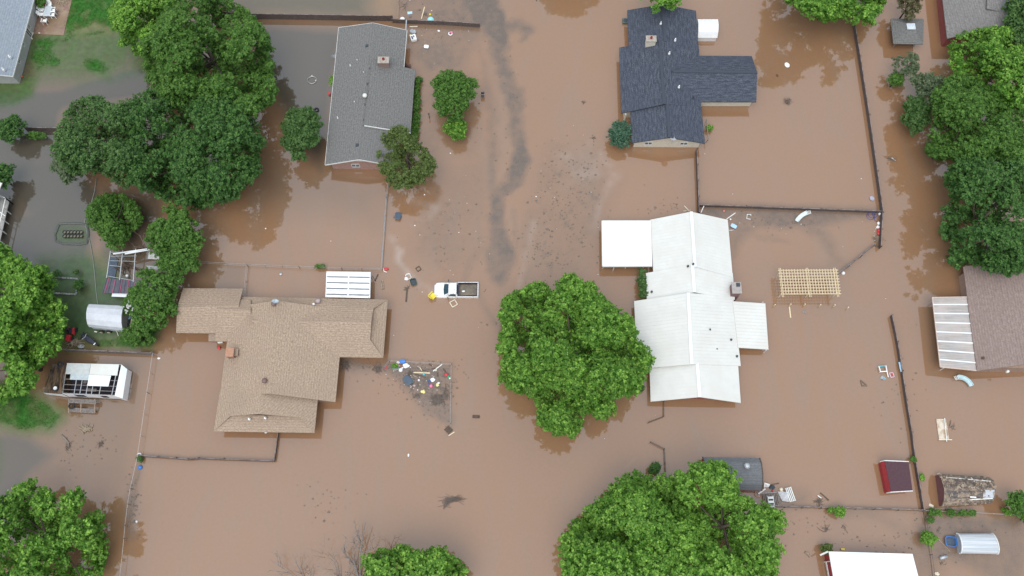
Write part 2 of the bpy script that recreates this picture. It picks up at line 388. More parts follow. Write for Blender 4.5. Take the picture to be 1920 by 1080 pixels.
# clear grey water over grass
clear = poly_mask(QX, QY, [(-60,170),(110,160),(280,110),(300,180),(120,210),(110,300),(190,350),(170,470),(240,560),(250,640),(120,640),(-60,640)], 14)
clear = np.maximum(clear, .7*poly_mask(QX, QY, [(30,60),(280,60),(300,200),(110,240),(-60,240),(-60,200)], 12))
clear = np.maximum(clear, .95*poly_mask(QX, QY, [(470,40),(650,50),(600,320),(520,200),(490,120)], 18))
clear = np.maximum(clear, .8*poly_mask(QX, QY, [(380,-40),(700,-40),(690,36),(466,28),(380,10)], 22))
clear = np.maximum(clear, .9*poly_mask(QX, QY, [(-80,800),(60,810),(110,850),(60,900),(60,960),(20,1010),(-80,1010)], 20))
clear = np.maximum(clear, .35*poly_mask(QX, QY, [(100,660),(285,665),(262,800),(240,900),(60,900),(60,800)], 22))
clear = np.maximum(clear, .35*poly_mask(QX, QY, [(330,480),(460,496),(456,556),(320,560)], 10))
clear = np.maximum(clear, .35*poly_mask(QX, QY, [(470,290),(640,320),(720,350),(700,420),(600,390),(480,400)], 35))
clear = np.maximum(clear, .75*poly_mask(QX, QY, [(180,340),(300,350),(310,440),(300,560),(200,560)], 14))
clear *= np.clip(1.15-(n1-.5)*.9, .4, 1)
# emergent and drowned grass
grass = poly_mask(QX, QY, [(116,-60),(260,-60),(260,100),(215,66),(175,52),(140,62),(118,86)], 13)
grass = np.maximum(grass, 1.0*poly_mask(QX, QY, [(155,105),(185,98),(215,125),(205,145),(175,140),(150,125)], 13))
grass = np.maximum(grass, 1.0*poly_mask(QX, QY, [(60,66),(118,66),(120,80),(100,95),(130,112),(110,128),(70,138),(52,112)], 13))
grass = np.maximum(grass, .7*poly_mask(QX, QY, [(-60,150),(40,155),(70,125),(78,140),(62,182),(20,200),(-60,205)], 9))
grass = np.maximum(grass, .62*poly_mask(QX, QY, [(120,50),(220,60),(280,80),(260,110),(200,90),(150,100)], 14))
grass = np.maximum(grass, .55*poly_mask(QX, QY, [(70,480),(200,470),(250,560),(290,640),(150,660),(70,650)], 14))
grass = np.maximum(grass, 1.0*poly_mask(QX, QY, [(20,720),(70,740),(120,765),(122,785),(95,808),(40,812),(-60,790),(-60,700)], 14))
grass = np.maximum(grass, .95*poly_mask(QX, QY, [(180,635),(240,630),(282,600),(300,610),(284,658),(180,655)], 7))
grass = np.maximum(grass, .4*poly_mask(QX, QY, [(105,425),(165,428),(160,462),(108,456)], 3))
grass = np.maximum(grass, .6*poly_mask(QX, QY, [(90,515),(150,512),(146,548),(88,544)], 3))
grass = np.maximum(grass, .5*poly_mask(QX, QY, [(80,640),(150,625),(190,650),(120,655)], 6))
grass = np.maximum(grass, .4*poly_mask(QX, QY, [(-60,820),(-5,820),(5,850),(0,900),(-60,900)], 10))
grass = np.maximum(grass, .10*poly_mask(QX, QY, [(380,-40),(746,-40),(746,30),(466,24),(380,10)], 6))
grass = np.maximum(grass, .62*poly_mask(QX, QY, [(40,55),(270,50),(285,125),(150,150),(60,140)], 22))
grass = np.maximum(grass, .8*line_mask(QX, QY, [(240,40,40),(200,60,14),(150,60,14),(110,80,16)], 16))
grass = np.maximum(grass, poly_mask(QX, QY, [(122,-60),(225,-60),(225,52),(180,48),(128,64)], 14))
grass *= np.clip(.88+(n2-.4)*.9, .55, 1)
zz = np.zeros(GX.shape)
verts = np.stack([GX, GY, zz], -1).reshape(-1, 3)
ii = (np.arange(nyg-1)[:, None]*nxg+np.arange(nxg-1)[None, :]).reshape(-1)
faces = np.stack([ii, ii+1, ii+nxg+1, ii+nxg], -1)
def np_mesh(name, verts, faces):
    me = bpy.data.meshes.new(name); k = faces.shape[1]
    me.vertices.add(len(verts)); me.vertices.foreach_set('co', verts.astype(np.float32).ravel())
    me.loops.add(faces.size); me.loops.foreach_set('vertex_index', faces.astype(np.int32).ravel())
    me.polygons.add(len(faces)); me.polygons.foreach_set('loop_start', (np.arange(len(faces))*k).astype(np.int32))
    me.update(calc_edges=True); return me
me = np_mesh('flood_water', verts, faces)
at = me.color_attributes.new('cover', 'FLOAT_COLOR', 'POINT')
at.data.foreach_set('color', np.stack([film, clear, grass, foam], -1).astype(np.float32).ravel())
me.polygons.foreach_set('use_smooth', np.ones(len(me.polygons), bool))
m, nt, bs = new_mat('flood_water'); N = nt.nodes.new; L = nt.links.new
at = N('ShaderNodeAttribute'); at.attribute_name = 'cover'; sp = N('ShaderNodeSeparateColor'); L(at.outputs['Color'], sp.inputs[0])
tcn = N('ShaderNodeTexCoord')
def nzn(scale, detail=4, lo=.35, hi=.65, to0=0., to1=1.):
    a = N('ShaderNodeTexNoise'); a.inputs['Scale'].default_value = scale; a.inputs['Detail'].default_value = detail; L(tcn.outputs['Object'], a.inputs['Vector'])
    b = N('ShaderNodeMapRange'); b.inputs['From Min'].default_value = lo; b.inputs['From Max'].default_value = hi; b.inputs['To Min'].default_value = to0; b.inputs['To Max'].default_value = to1
    L(a.outputs['Fac'], b.inputs['Value']); return b.outputs[0], a.outputs['Fac']
def mixc(A, B, fac):
    x = N('ShaderNodeMix'); x.data_type = 'RGBA'
    if isinstance(A, tuple): x.inputs['A'].default_value = (*A, 1)
    else: L(A, x.inputs['A'])
    if isinstance(B, tuple): x.inputs['B'].default_value = (*B, 1)
    else: L(B, x.inputs['B'])
    if isinstance(fac, float): x.inputs['Factor'].default_value = fac
    else: L(fac, x.inputs['Factor'])
    return x.outputs['Result']
def mul(a, b):
    x = N('ShaderNodeMath'); x.operation = 'MULTIPLY'; L(a, x.inputs[0])
    if isinstance(b, float): x.inputs[1].default_value = b
    else: L(b, x.inputs[1])
    return x.outputs[0]
big, _ = nzn(.045, 4, .3, .7); fine, finef = nzn(9, 3, .3, .7); mid, _ = nzn(1.1, 6, .40, .62, .7, 1.0)
mud = mixc((.290,.153,.077), (.262,.147,.083), big)
mud = mixc(mud, (.225,.127,.072), mul(fine, .42))
mpf = N('ShaderNodeMapping'); mpf.inputs['Scale'].default_value = (.22, .05, 1); mpf.inputs['Rotation'].default_value = (0, 0, .15); L(tcn.outputs['Object'], mpf.inputs[0])
nf = N('ShaderNodeTexNoise'); nf.inputs['Scale'].default_value = 1.; nf.inputs['Detail'].default_value = 7; nf.inputs['Distortion'].default_value = 1.6; L(mpf.outputs[0], nf.inputs['Vector'])
rf = N('ShaderNodeMapRange'); rf.inputs['From Min'].default_value = .48; rf.inputs['From Max'].default_value = .72; rf.inputs['To Max'].default_value = .55; L(nf.outputs['Fac'], rf.inputs['Value'])
mud = mixc(mud, (.235,.155,.105), rf.outputs[0])
gn, _ = nzn(2.6, 8, .3, .7)
mud = mixc(mud, (.21,.125,.078), mul(gn, .30))
filmf = mul(sp.outputs[0], mid)
c = mixc(mud, (.080,.068,.052), sp.outputs[1])
filmc = mixc((.172,.132,.107), (.10,.078,.064), fine)
c = mixc(c, filmc, filmf)
gr, _ = nzn(1.6, 6, .35, .65); gcol = mixc((.020,.088,.010), (.042,.150,.022), gr)
gcol = mixc(gcol, (.09,.08,.03), mul(nzn(.5, 5, .5, .75)[0], .5))
c = mixc(c, gcol, sp.outputs[2])
c = mixc(c, (.42,.33,.28), mul(at.outputs['Alpha'], .6))
L(c, bs.inputs['Base Color'])
ad1 = N('ShaderNodeMath'); ad1.operation = 'ADD'; ad1.use_clamp = True; L(mul(filmf, .55), ad1.inputs[0]); L(mul(sp.outputs[2], .9), ad1.inputs[1])
rr = N('ShaderNodeMapRange'); rr.inputs['To Min'].default_value = .035; rr.inputs['To Max'].default_value = .8; L(ad1.outputs[0], rr.inputs['Value'])
L(rr.outputs[0], bs.inputs['Roughness'])
sr = N('ShaderNodeMapRange'); sr.inputs['From Max'].default_value = 1.; sr.inputs['To Min'].default_value = 1.; sr.inputs['To Max'].default_value = .05; L(ad1.outputs[0], sr.inputs['Value'])
L(mul(sr.outputs[0], .76), bs.inputs['Specular IOR Level'])
bs.inputs['IOR'].default_value = 1.62
bp = N('ShaderNodeBump'); bp.inputs['Strength'].default_value = .012; bp.inputs['Distance'].default_value = .1
b2 = N('ShaderNodeTexNoise'); b2.inputs['Scale'].default_value = 2.2; b2.inputs['Detail'].default_value = 5; L(tcn.outputs['Object'], b2.inputs['Vector'])
L(b2.outputs['Fac'], bp.inputs['Height']); L(bp.outputs[0], bs.inputs['Normal'])
me.materials.append(m)
wat = bpy.data.objects.new('water', me); COL.objects.link(wat); tag(wat, kind='structure')
gmb = MB(); gmb.poly([(-2500,-2500,-1.2),(2500,-2500,-1.2),(2500,2500,-1.2),(-2500,2500,-1.2)])
gd = gmb.build('ground', M('silty_ground', (.16,.11,.07), .9, (.10,.08,.05), .5)); tag(gd, kind='structure')

# ---------------- foliage ----------------
LEAF = leaf_mat('leaves', .42)
def leaf_mesh(name, C, Nn, S, colr, mat, parent, base, asp=.6):
    n = len(C); R = np.random.normal(size=(n, 3)); T = np.cross(Nn, R); T /= np.linalg.norm(T, axis=1)[:, None]+1e-9
    B = np.cross(Nn, T); S = S[:, None]
    v = np.stack([C-T*S, C-B*S*asp+Nn*S*.15, C+T*S, C+B*S*asp+Nn*S*.15], 1).reshape(-1, 3)-np.array(base)
    f = np.arange(n*4).reshape(-1, 4); me = np_mesh(name, v, f)
    a = me.color_attributes.new('leaf_tint', 'FLOAT_COLOR', 'POINT')
    cc = np.repeat(np.concatenate([colr, np.ones((n, 1))], 1), 4, 0)
    a.data.foreach_set('color', cc.astype(np.float32).ravel())
    me.materials.append(mat)
    o = bpy.data.objects.new(name, me); COL.objects.link(o)
    if parent is not None: o.parent = parent
    else: o.location = base
    BASE[o.name] = Vector(base); return o
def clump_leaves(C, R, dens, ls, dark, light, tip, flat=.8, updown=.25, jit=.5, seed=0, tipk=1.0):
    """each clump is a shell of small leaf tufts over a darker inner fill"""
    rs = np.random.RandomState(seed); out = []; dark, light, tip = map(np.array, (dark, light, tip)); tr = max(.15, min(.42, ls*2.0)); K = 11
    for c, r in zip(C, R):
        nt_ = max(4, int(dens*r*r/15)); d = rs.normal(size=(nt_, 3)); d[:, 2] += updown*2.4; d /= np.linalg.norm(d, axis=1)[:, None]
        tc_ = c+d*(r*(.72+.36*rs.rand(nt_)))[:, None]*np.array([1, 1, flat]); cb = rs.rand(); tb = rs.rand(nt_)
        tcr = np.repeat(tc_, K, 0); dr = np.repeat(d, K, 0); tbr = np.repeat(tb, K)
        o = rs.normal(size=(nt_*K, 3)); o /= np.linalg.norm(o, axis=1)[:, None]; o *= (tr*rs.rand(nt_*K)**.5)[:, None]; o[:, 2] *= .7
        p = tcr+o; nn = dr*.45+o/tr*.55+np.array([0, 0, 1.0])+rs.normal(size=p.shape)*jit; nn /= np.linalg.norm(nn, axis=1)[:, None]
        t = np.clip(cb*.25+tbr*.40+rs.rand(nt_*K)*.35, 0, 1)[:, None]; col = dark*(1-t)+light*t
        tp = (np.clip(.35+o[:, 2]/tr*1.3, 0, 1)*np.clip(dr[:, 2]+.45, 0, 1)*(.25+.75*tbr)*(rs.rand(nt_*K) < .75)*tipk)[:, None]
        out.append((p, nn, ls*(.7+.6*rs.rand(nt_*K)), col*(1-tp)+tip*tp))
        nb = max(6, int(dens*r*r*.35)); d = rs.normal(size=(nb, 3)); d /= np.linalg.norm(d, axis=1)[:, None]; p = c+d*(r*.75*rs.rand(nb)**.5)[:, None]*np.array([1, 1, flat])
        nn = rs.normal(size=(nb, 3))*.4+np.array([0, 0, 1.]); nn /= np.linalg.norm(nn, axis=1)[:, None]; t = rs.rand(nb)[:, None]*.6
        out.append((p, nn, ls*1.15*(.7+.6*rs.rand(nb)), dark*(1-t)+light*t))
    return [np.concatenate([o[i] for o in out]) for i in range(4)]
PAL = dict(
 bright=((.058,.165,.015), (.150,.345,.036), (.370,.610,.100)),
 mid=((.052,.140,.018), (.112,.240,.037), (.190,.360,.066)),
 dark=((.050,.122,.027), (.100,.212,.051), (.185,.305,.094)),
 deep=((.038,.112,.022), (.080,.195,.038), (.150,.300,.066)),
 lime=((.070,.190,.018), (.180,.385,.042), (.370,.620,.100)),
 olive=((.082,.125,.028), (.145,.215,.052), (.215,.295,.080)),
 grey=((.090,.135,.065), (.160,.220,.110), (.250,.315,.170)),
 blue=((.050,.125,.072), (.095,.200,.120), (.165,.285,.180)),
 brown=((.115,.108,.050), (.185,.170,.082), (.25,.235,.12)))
TREE_N = [0]
def tree(px, py, rx, ry, hc, label, pal='mid', name='tree', cat='tree', group=None, rz=None, rc=None, ls=.2, dens=150, layers=2.9, flat=.8, jit=.5, spiky=0., tipk=1.0, lobes=.3, hb=None, trunk=True, outline=None):
    if outline:
        ox = [q[0] for q in outline]; oy = [q[1] for q in outline]; px, py = (min(ox)+max(ox))/2, (min(oy)+max(oy))/2; rx, ry = (max(ox)-min(ox))/2, (max(oy)-min(oy))/2
    TREE_N[0] += 1; sd = TREE_N[0]*17+3; rs = np.random.RandomState(sd)
    c = P(px, py, hc); mp_ = mpp(px, py, hc); RX, RY0 = rx*mp_, ry*mp_
    tanp = c.y/(H-hc); RZ = rz if rz else min(hc*.9, .62*(RX+RY0)/2)
    cosp = 1/math.sqrt(1+tanp*tanp); RYa = RY0/cosp
    RY = math.sqrt(max(RYa**2-(RZ*tanp)**2, .35*RYa**2))
    ls *= .74; dens *= 1.65; jit *= .75
    if rc is None: rc = max(.3, min(1.2, .17*min(RX, RY)))
    n1_ = max(5, int(layers*.62*RX*RY/(rc*rc))); n2_ = max(3, int(layers*.38*RX*RY/(rc*rc))); n = n1_+n2_
    ph = rs.rand(6)*6.28; k_ = np.arange(n1_); rr_ = np.sqrt((k_+.5)/n1_); az = k_*2.39996+rs.normal(size=n1_)*.12
    rr_ = np.concatenate([rr_, np.sqrt(rs.rand(n2_))]); az = np.concatenate([az, rs.rand(n2_)*6.283])
    lob = 1-lobes*.5+lobes*.5*(np.sin(3*az+ph[0])*.5+np.sin(5*az+ph[1])*.35+np.sin(8*az+ph[2])*.25)
    sz = rc*(.65+.7*rs.rand(n)); lim = np.clip(1-sz/min(RX, RY)*.7, .3, 1)
    dx, dy = np.cos(az)*rr_*lob*lim, np.sin(az)*rr_*lob*lim
    dz = np.sqrt(np.clip(1-rr_**2, 0, 1))*(.72+.45*rs.rand(n))-.12; dz[n1_:] = dz[n1_:]*rs.uniform(-.5, .7, n2_)
    Cc = np.array(c)+np.stack([dx*RX, dy*RY, dz*RZ], -1)
    if outline:
        need = n; bx = rs.uniform(min(ox), max(ox), n*14); by = rs.uniform(min(oy), max(oy), n*14)
        m_ = poly_mask(bx, by, outline, .01) > .5; bx, by = bx[m_], by[m_]
        area = len(bx)/(n*14.)*(max(ox)-min(ox))*(max(oy)-min(oy))*mp_*mp_; need = int(layers*area/3.14159/(rc*rc))
        keep = []       # best-candidate picks spread the clumps evenly inside the outline
        for i in range(need):
            cand = rs.randint(0, len(bx), 6)
            if keep: d2 = np.min((bx[cand][:, None]-bx[keep][None, :])**2+(by[cand][:, None]-by[keep][None, :])**2, 1); keep.append(int(cand[np.argmax(d2)]))
            else: keep.append(int(cand[0]))
        bx, by = bx[keep], by[keep]; n = need; po = np.array(outline, float); dist = np.full(n, 1e9)
        for i in range(len(po)):
            x0, y0 = po[i]; x1, y1 = po[(i+1) % len(po)]; vx, vy = x1-x0, y1-y0; t_ = np.clip(((bx-x0)*vx+(by-y0)*vy)/(vx*vx+vy*vy+1e-9), 0, 1)
            dist = np.minimum(dist, np.hypot(bx-x0-t_*vx, by-y0-t_*vy))
        dm = min(rx, ry)*.8; e_ = np.clip(dist/dm, 0, 1); sz = rc*(.7+.7*rs.rand(n))
        # pull the clumps at the rim inwards by their own radius
        pull = np.clip(1-dist*mp_/(sz*.8), 0, 1); bx = bx+(px-bx)*pull*sz/mp_/np.maximum(np.hypot(bx-px, by-py), 5)*.8; by = by+(py-by)*pull*sz/mp_/np.maximum(np.hypot(bx-px, by-py), 5)*.8
        hz = hc+RZ*(np.sqrt(1-(1-e_)**2)*(.55+.4*rs.rand(n))-.35); lowr = rs.rand(n) < .25; hz[lowr] -= RZ*rs.uniform(.2, .7, lowr.sum()); hz = np.maximum(hz, .4)
        g_ = fbm(bx*mp_, by*mp_, 2.9, sd % 97, 2); g_ = (g_-g_.min())/(g_.max()-g_.min()+1e-9); hz += (g_-.5)*RZ*1.5*min(1, RX/4)
        lw_ = (g_ < .40) & (dist*mp_ > .6); hz[lw_] -= RZ*.35*min(1, RX/4); kp = ~((g_ < .36) & (rs.rand(n) < (.10 if RX > 5 else .03)) & (dist*mp_ > .6)); bx, by, hz, sz, g_ = bx[kp], by[kp], hz[kp], sz[kp]*(.85+.4*g_[kp]), g_[kp]; n = len(bx)
        # loose sprays poking out round the rim
        ne = int(n*.35); L_ = np.hypot(*(np.roll(po, -1, 0)-po).T); w_ = rs.choice(len(po), ne, p=L_/L_.sum()); u_ = rs.rand(ne)[:, None]; q_ = po[w_]*(1-u_)+po[(w_+1) % len(po)]*u_
        q_ += (np.array([px, py])-q_)*rs.uniform(.0, .07, ne)[:, None]; bx, by = np.concatenate([bx, q_[:, 0]]), np.concatenate([by, q_[:, 1]]); hz = np.concatenate([hz, hc+RZ*rs.uniform(-.45, .1, ne)]); sz = np.concatenate([sz, rs.uniform(.28, .5, ne)*min(1, rc)]); n = len(bx); hz = np.maximum(hz, .4)
        # the outline is that of the crown as a whole, so each clump keeps its place under it
        Cc = np.array([list(P(x_, y_, z_)) for x_, y_, z_ in zip(bx, by, hz)])
    if spiky:
        Cc += rs.normal(size=Cc.shape)*spiky
    for ax, R_ in (() if outline else ((0, RX), (1, RY))):
        e = np.abs(Cc[:, ax]-c[ax])+sz*.95; k_ = R_/np.percentile(e, 97); Cc[:, ax] = c[ax]+(Cc[:, ax]-c[ax])*k_
    Cc[:, 2] = np.maximum(Cc[:, 2], .25)
    base = Vector((c.x, c.y, -.8))
    t = thing(name, label, cat, base, group)
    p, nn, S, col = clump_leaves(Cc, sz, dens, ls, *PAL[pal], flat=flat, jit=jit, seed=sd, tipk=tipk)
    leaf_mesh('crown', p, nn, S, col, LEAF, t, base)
    if trunk:
        mb = MB(); r0 = max(.06, .035*RX+.05); top = Vector((c.x, c.y, hc+RZ*.3))
        mid_ = Vector((c.x+rs.normal()*.15, c.y+rs.normal()*.15, max(.6, hc-RZ*.55)))
        mb.tube([base, mid_, top], [r0*1.15, r0*.9, r0*.3], 8)
        for k in rs.choice(n, min(n, 12), replace=False):
            q = Vector(Cc[k]); b0 = mid_.lerp(top, rs.rand()*.5); mdl = b0.lerp(q, .5)+Vector((0, 0, -.1*RX))
            mb.tube([b0, mdl, q], [r0*.45, r0*.3, r0*.1], 5)
        mb.build('trunk', bark, t, smooth=True)
    return t
# ---------------- buildings ----------------
def ribs(mb, a, b, c, d, sp=.4, w=.05, h=.035, off=.0):   # a->b eave, d->c ridge
    a, b, c, d = map(Vector, (a, b, c, d)); n = max(2, int((b-a).length/sp)); z = Vector((0,0,h/2+.002))
    for i in range(n+1):
        t = min(.995, max(.005, (i+off)/n)); mb.beam(a.lerp(b, t)+z, d.lerp(c, t)+z, w, h)
def plane_z(pl, x, y):
    a, b, c = Vector(pl[0]), Vector(pl[1]), Vector(pl[2]); n = (b-a).cross(c-a)
    return a.z-((x-a.x)*n.x+(y-a.y)*n.y)/n.z
def gable(parent, pts, roof, wall, gmat=None, oe=.5, og=.35, zbot=-.9, th=.15, ribsp=0, wall_name='wall', cap=None, roof_name='roof', walls=True, fascia=None):
    """pts: W0, R0, E0, E1, R1, W1 as (px, py, h)"""
    W0, R0, E0, E1, R1, W1 = [P(*q) for q in pts]
    pl = [[W0, R0, R1, W1], [R0, E0, E1, R1]]
    mb = roof_mb(pl, th)
    rf = mb.build(roof_name, roof, parent)
    if ribsp:
        for q_ in ((W0, W1), (E0, E1)): m2 = MB(); ribs(m2, q_[0], q_[1], R1, R0, ribsp, .035, .012); rb = m2.build('roof_ribs', white_rib, rf)
    if cap:
        m2 = MB(); u = (R1-R0).normalized(); m2.beam(R0+Vector((0,0,.03)), R1+Vector((0,0,.03)), .38, .07); m2.build('ridge_cap', cap, rf)
    if fascia:
        m2 = MB(); dz = Vector((0,0,-th/2-.01))
        for a, b in ((W1, R1), (R1, E1), (W0, R0), (R0, E0), (W0, W1), (E0, E1)):
            o = (a+b)/2-(R0+R1)/2; o.z = 0; o = o.normalized()*.02
            m2.beam(a+dz+o, b+dz+o, .04, th+.06)
        m2.build('fascia', fascia, rf)
    if walls:
        al = R1-R0; al.z = 0; al.normalize(); ac = Vector((-al.y, al.x, 0))
        if (E0-R0).dot(ac) < 0: ac = -ac
        def ins(p, ka, kc, plq):
            q = p+al*ka*og+ac*kc*oe; q.z = plane_z(plq, q.x, q.y)-th-.01; return q
        w0, w1 = ins(W0, 1, 1, pl[0]), ins(W1, -1, 1, pl[0]); e0, e1 = ins(E0, 1, -1, pl[1]), ins(E1, -1, -1, pl[1])
        r0, r1 = R0+al*og, R1-al*og; r0.z -= th+.01+al.z; r1.z -= th+.01
        mb = MB(); B = lambda p: Vector((p.x, p.y, zbot))
        for a, b in ((w0, w1), (w1, e1), (e1, e0), (e0, w0)): mb.poly([B(a), B(b), b, a])
        mb.poly([B(w0), B(w1), B(e1), B(e0)])
        wl = mb.build(wall_name, wall, parent)
        [(lambda q_: (q_.poly(tri), q_.build('gable', gmat or wall, wl)))(MB()) for tri in ([w1, e1, r1], [e0, w0, r0])]
        return dict(w0=w0, w1=w1, e0=e0, e1=e1, r0=r0, r1=r1, wall=wl, pl=pl, roof=rf)
    return dict(pl=pl, roof=rf)
def window(wall, a, b, t0, t1, z0, z1, frame=white_paint):
    a, b = Vector(a), Vector(b); d = (b-a); d.z = 0; n = Vector((d.y, -d.x, 0)).normalized()
    cam_side = Vector((0, 0, 0))-a; cam_side.z = 0
    if n.dot(cam_side) < 0: n = -n
    p = lambda t, z, o: Vector((a.x+d.x*t, a.y+d.y*t, z))+n*o
    mb = MB(); A, B_, C_, D = p(t0, z0, .03), p(t1, z0, .03), p(t1, z1, .03), p(t0, z1, .03)
    for u, v in ((A, B_), (B_, C_), (C_, D), (D, A), ((A+B_)/2, (C_+D)/2)): mb.beam(u, v, .07, .07)
    f = mb.build('window', frame, wall)
    g = MB(); g.poly([p(t0, z0, .012), p(t1, z0, .012), p(t1, z1, .012), p(t0, z1, .012)]); g.build('pane', glass, f)
def pipe_vent(parent, px, py, h, r=.09, hh=.35, mat=galv, name='vent_pipe'):
    c = P(px, py, h); mb = MB(); mb.lathe(c, [(r*1.8, -.3), (r*1.8, .03), (r, .06), (r, hh), (r*.7, hh+.01)], 10); return mb.build(name, mat, parent)
def box_vent(parent, px, py, h, s=.4, mat=dark_plastic):
    c = P(px, py, h); mb = MB(); mb.prism([(c.x-s/2, c.y-s/2), (c.x+s/2, c.y-s/2), (c.x+s/2, c.y+s/2), (c.x-s/2, c.y+s/2)], h-.25, h+.12, .06); return mb.build('roof_vent', mat, parent)
def turbine(parent, px, py, h, mat, r=.28):
    c = P(px, py, h); mb = MB(); mb.lathe(c, [(r*.7, -.35), (r*.6, .1), (r, .18), (r*1.05, .32), (r*.75, .46), (.001, .52)], 14); return mb.build('turbine_vent', mat, parent, smooth=True)
def chimney(parent, px, py, h, sx=1.1, sy=.8, mat=old_brick, top=concrete, down=2.2, pot=True):
    c = P(px, py, h); mb = MB(); mb.box((c.x, c.y, h-down/2), (sx, sy, down)); ch = mb.build('chimney', mat, parent)
    m2 = MB(); m2.box((c.x, c.y, h+.05), (sx+.16, sy+.16, .12)); m2.build('chimney_cap', top, ch)
    if pot:
        m3 = MB(); m3.lathe((c.x, c.y+.05, h+.11), [(.17, 0), (.17, .25), (.13, .27), (.12, .02)], 10); m3.build('flue', barn_red, ch)
def dish(px, py, h, label, parent=None, r=.45, mat=white_plastic, mast=.8, group=None):
    c = P(px, py, h); t = thing('satellite_dish', label, 'satellite dish', c-Vector((0,0,mast)), group)
    rot = Matrix.Rotation(math.radians(-38), 3, 'X')@Matrix.Rotation(math.radians(10), 3, 'Y')
    mb = MB(); mb.lathe(c, [(.001, 0), (r*.5, .04), (r*.85, .13), (r, .19), (r*1.0, .21), (r*.85, .15), (r*.5, .06), (.001, .03)], 18, rot=rot); mb.build('reflector', mat, t, smooth=True)
    tip = c+rot@Vector((0, -.25, .5)); m2 = MB(); m2.tube([c+rot@Vector((0, -r*.9, .1)), tip], .02, 5); m2.box(tip, (.1, .1, .14), rot=rot); m2.build('feed_arm', galv, t)
    m3 = MB(); m3.tube([c-Vector((0,0,mast)), c], .035, 6); m3.build('mast', galv, t)
    return t
# --- grey shingled brick house
b = P(690, 190, 0); h2 = thing('house', 'long grey shingled ranch house with pink brick end wall and white gable', 'house', (b.x, b.y, -.9))
g = gable(h2, [(635,52,2.2),(699,43,3.6),(763,57,2.2),(742,311,2.2),(673,299,3.6),(609.5,309,2.2)], grey_shingle, pink_brick, white_paint, oe=.6, og=.55, fascia=white_paint)
window(g['wall'], g['w1'], g['e1'], .33, .46, .7, 1.5); window(g['wall'], g['w1'], g['e1'], .86, .95, .7, 1.6)
window(g['wall'], g['w0'], g['w1'], .3, .36, .7, 1.5)
g = gable(h2, [(690,111,3.1),(699,111,3.78),(778.5,131,1.95),(770,249,1.95),(683,235,3.8),(674,234,3.1)], grey_shingle, pink_brick, white_paint, oe=.5, og=.3, walls=False, roof_name='wing_roof')
m2 = MB(); m2.beam(P(683,236,3.72), P(770,250,1.92), .08, .2); m2.build('rake_trim', white_paint, g['roof'])
mb = MB(); A, Bq, C_, D = P(745,125,0), P(773,134,0), P(765.5,243,0), P(738,240,0)
for u, v in ((A, Bq), (Bq, C_), (C_, D), (D, A)): mb.poly([(u.x,u.y,-.9),(v.x,v.y,-.9),(v.x,v.y,1.75),(u.x,u.y,1.75)])
mb.build('wall', pink_brick, h2)
chimney(h2, 719, 113, 4.3, 1.35, .85)
for q in ((688,86,3.45),(693,129,3.45),(690,158,3.5),(686,197,3.5),(684,225,3.55),(670,272,3.5)): box_vent(h2, *q)
for q in ((670,114,3.0),(682,137,3.3),(665,192,3.1),(633,221,2.6),(657,123,2.9)): pipe_vent(h2, *q, mat=white_plastic, r=.05, hh=.3)
turbine(h2, 684.5, 181, 3.75, white_paint, .3)
# --- dark slate house
b = P(1245, 150, 0); h3 = thing('house', 'dark slate blue shingled house with cream walls and an eastern wing', 'house', (b.x, b.y, -.9))
gable(h3, [(1176,19,1.9),(1243,8,3.4),(1305,20,1.9),(1310.5,95,1.9),(1247,78,3.4),(1179,92,1.9)], slate_shingle, cream_siding, cap=slate_shingle)
gm = gable(h3, [(1161,89,1.75),(1237,76,3.62),(1311,92,1.9),(1315,200,1.9),(1245,195,3.62),(1165,212.5,1.75)], slate_shingle, cream_siding, cap=slate_shingle)
gs = gable(h3, [(1182,205,1.9),(1251,196,3.4),(1315,200,1.9),(1322,269,1.9),(1255,258,3.4),(1184,268,1.9)], slate_shingle, cream_siding, cap=slate_shingle, og=.45)
window(gs['wall'], gs['w1'], gs['e1'], .16, .27, .7, 1.4, white_paint); window(gs['wall'], gs['w1'], gs['e1'], .70, .81, .7, 1.4, white_paint)
gable(h3, [(1270,104,1.9),(1262,134,3.3),(1272,191,1.9),(1418,191,1.9),(1420,135.5,3.3),(1409.5,105,1.9)], slate_shingle, cream_siding, cap=slate_shingle, roof_name='wing_roof')
chimney(h3, 1221, 73, 4.3, 1.25, .8, cream_siding, concrete, 1.6)
for q in ((1266,75,3.2),(1255,100,3.45),(1273,163,3.1),(1300,183,2.4),(1239,44,3.4)): pipe_vent(h3, *q, mat=white_plastic if q[0] < 1290 else dark_plastic, r=.08)
mb = MB(); p0 = P(1173,214,1.55); mb.beam((p0.x,p0.y,-.9),(p0.x,p0.y,1.6),.2,.2); mb.build('porch_post', cream_siding, h3)
dish(1261.5, 263, 3.3, 'round satellite dish mounted on south gable of dark slate house', r=.42, mat=M('grey_plastic', (.5,.52,.56), .5), mast=1.0)
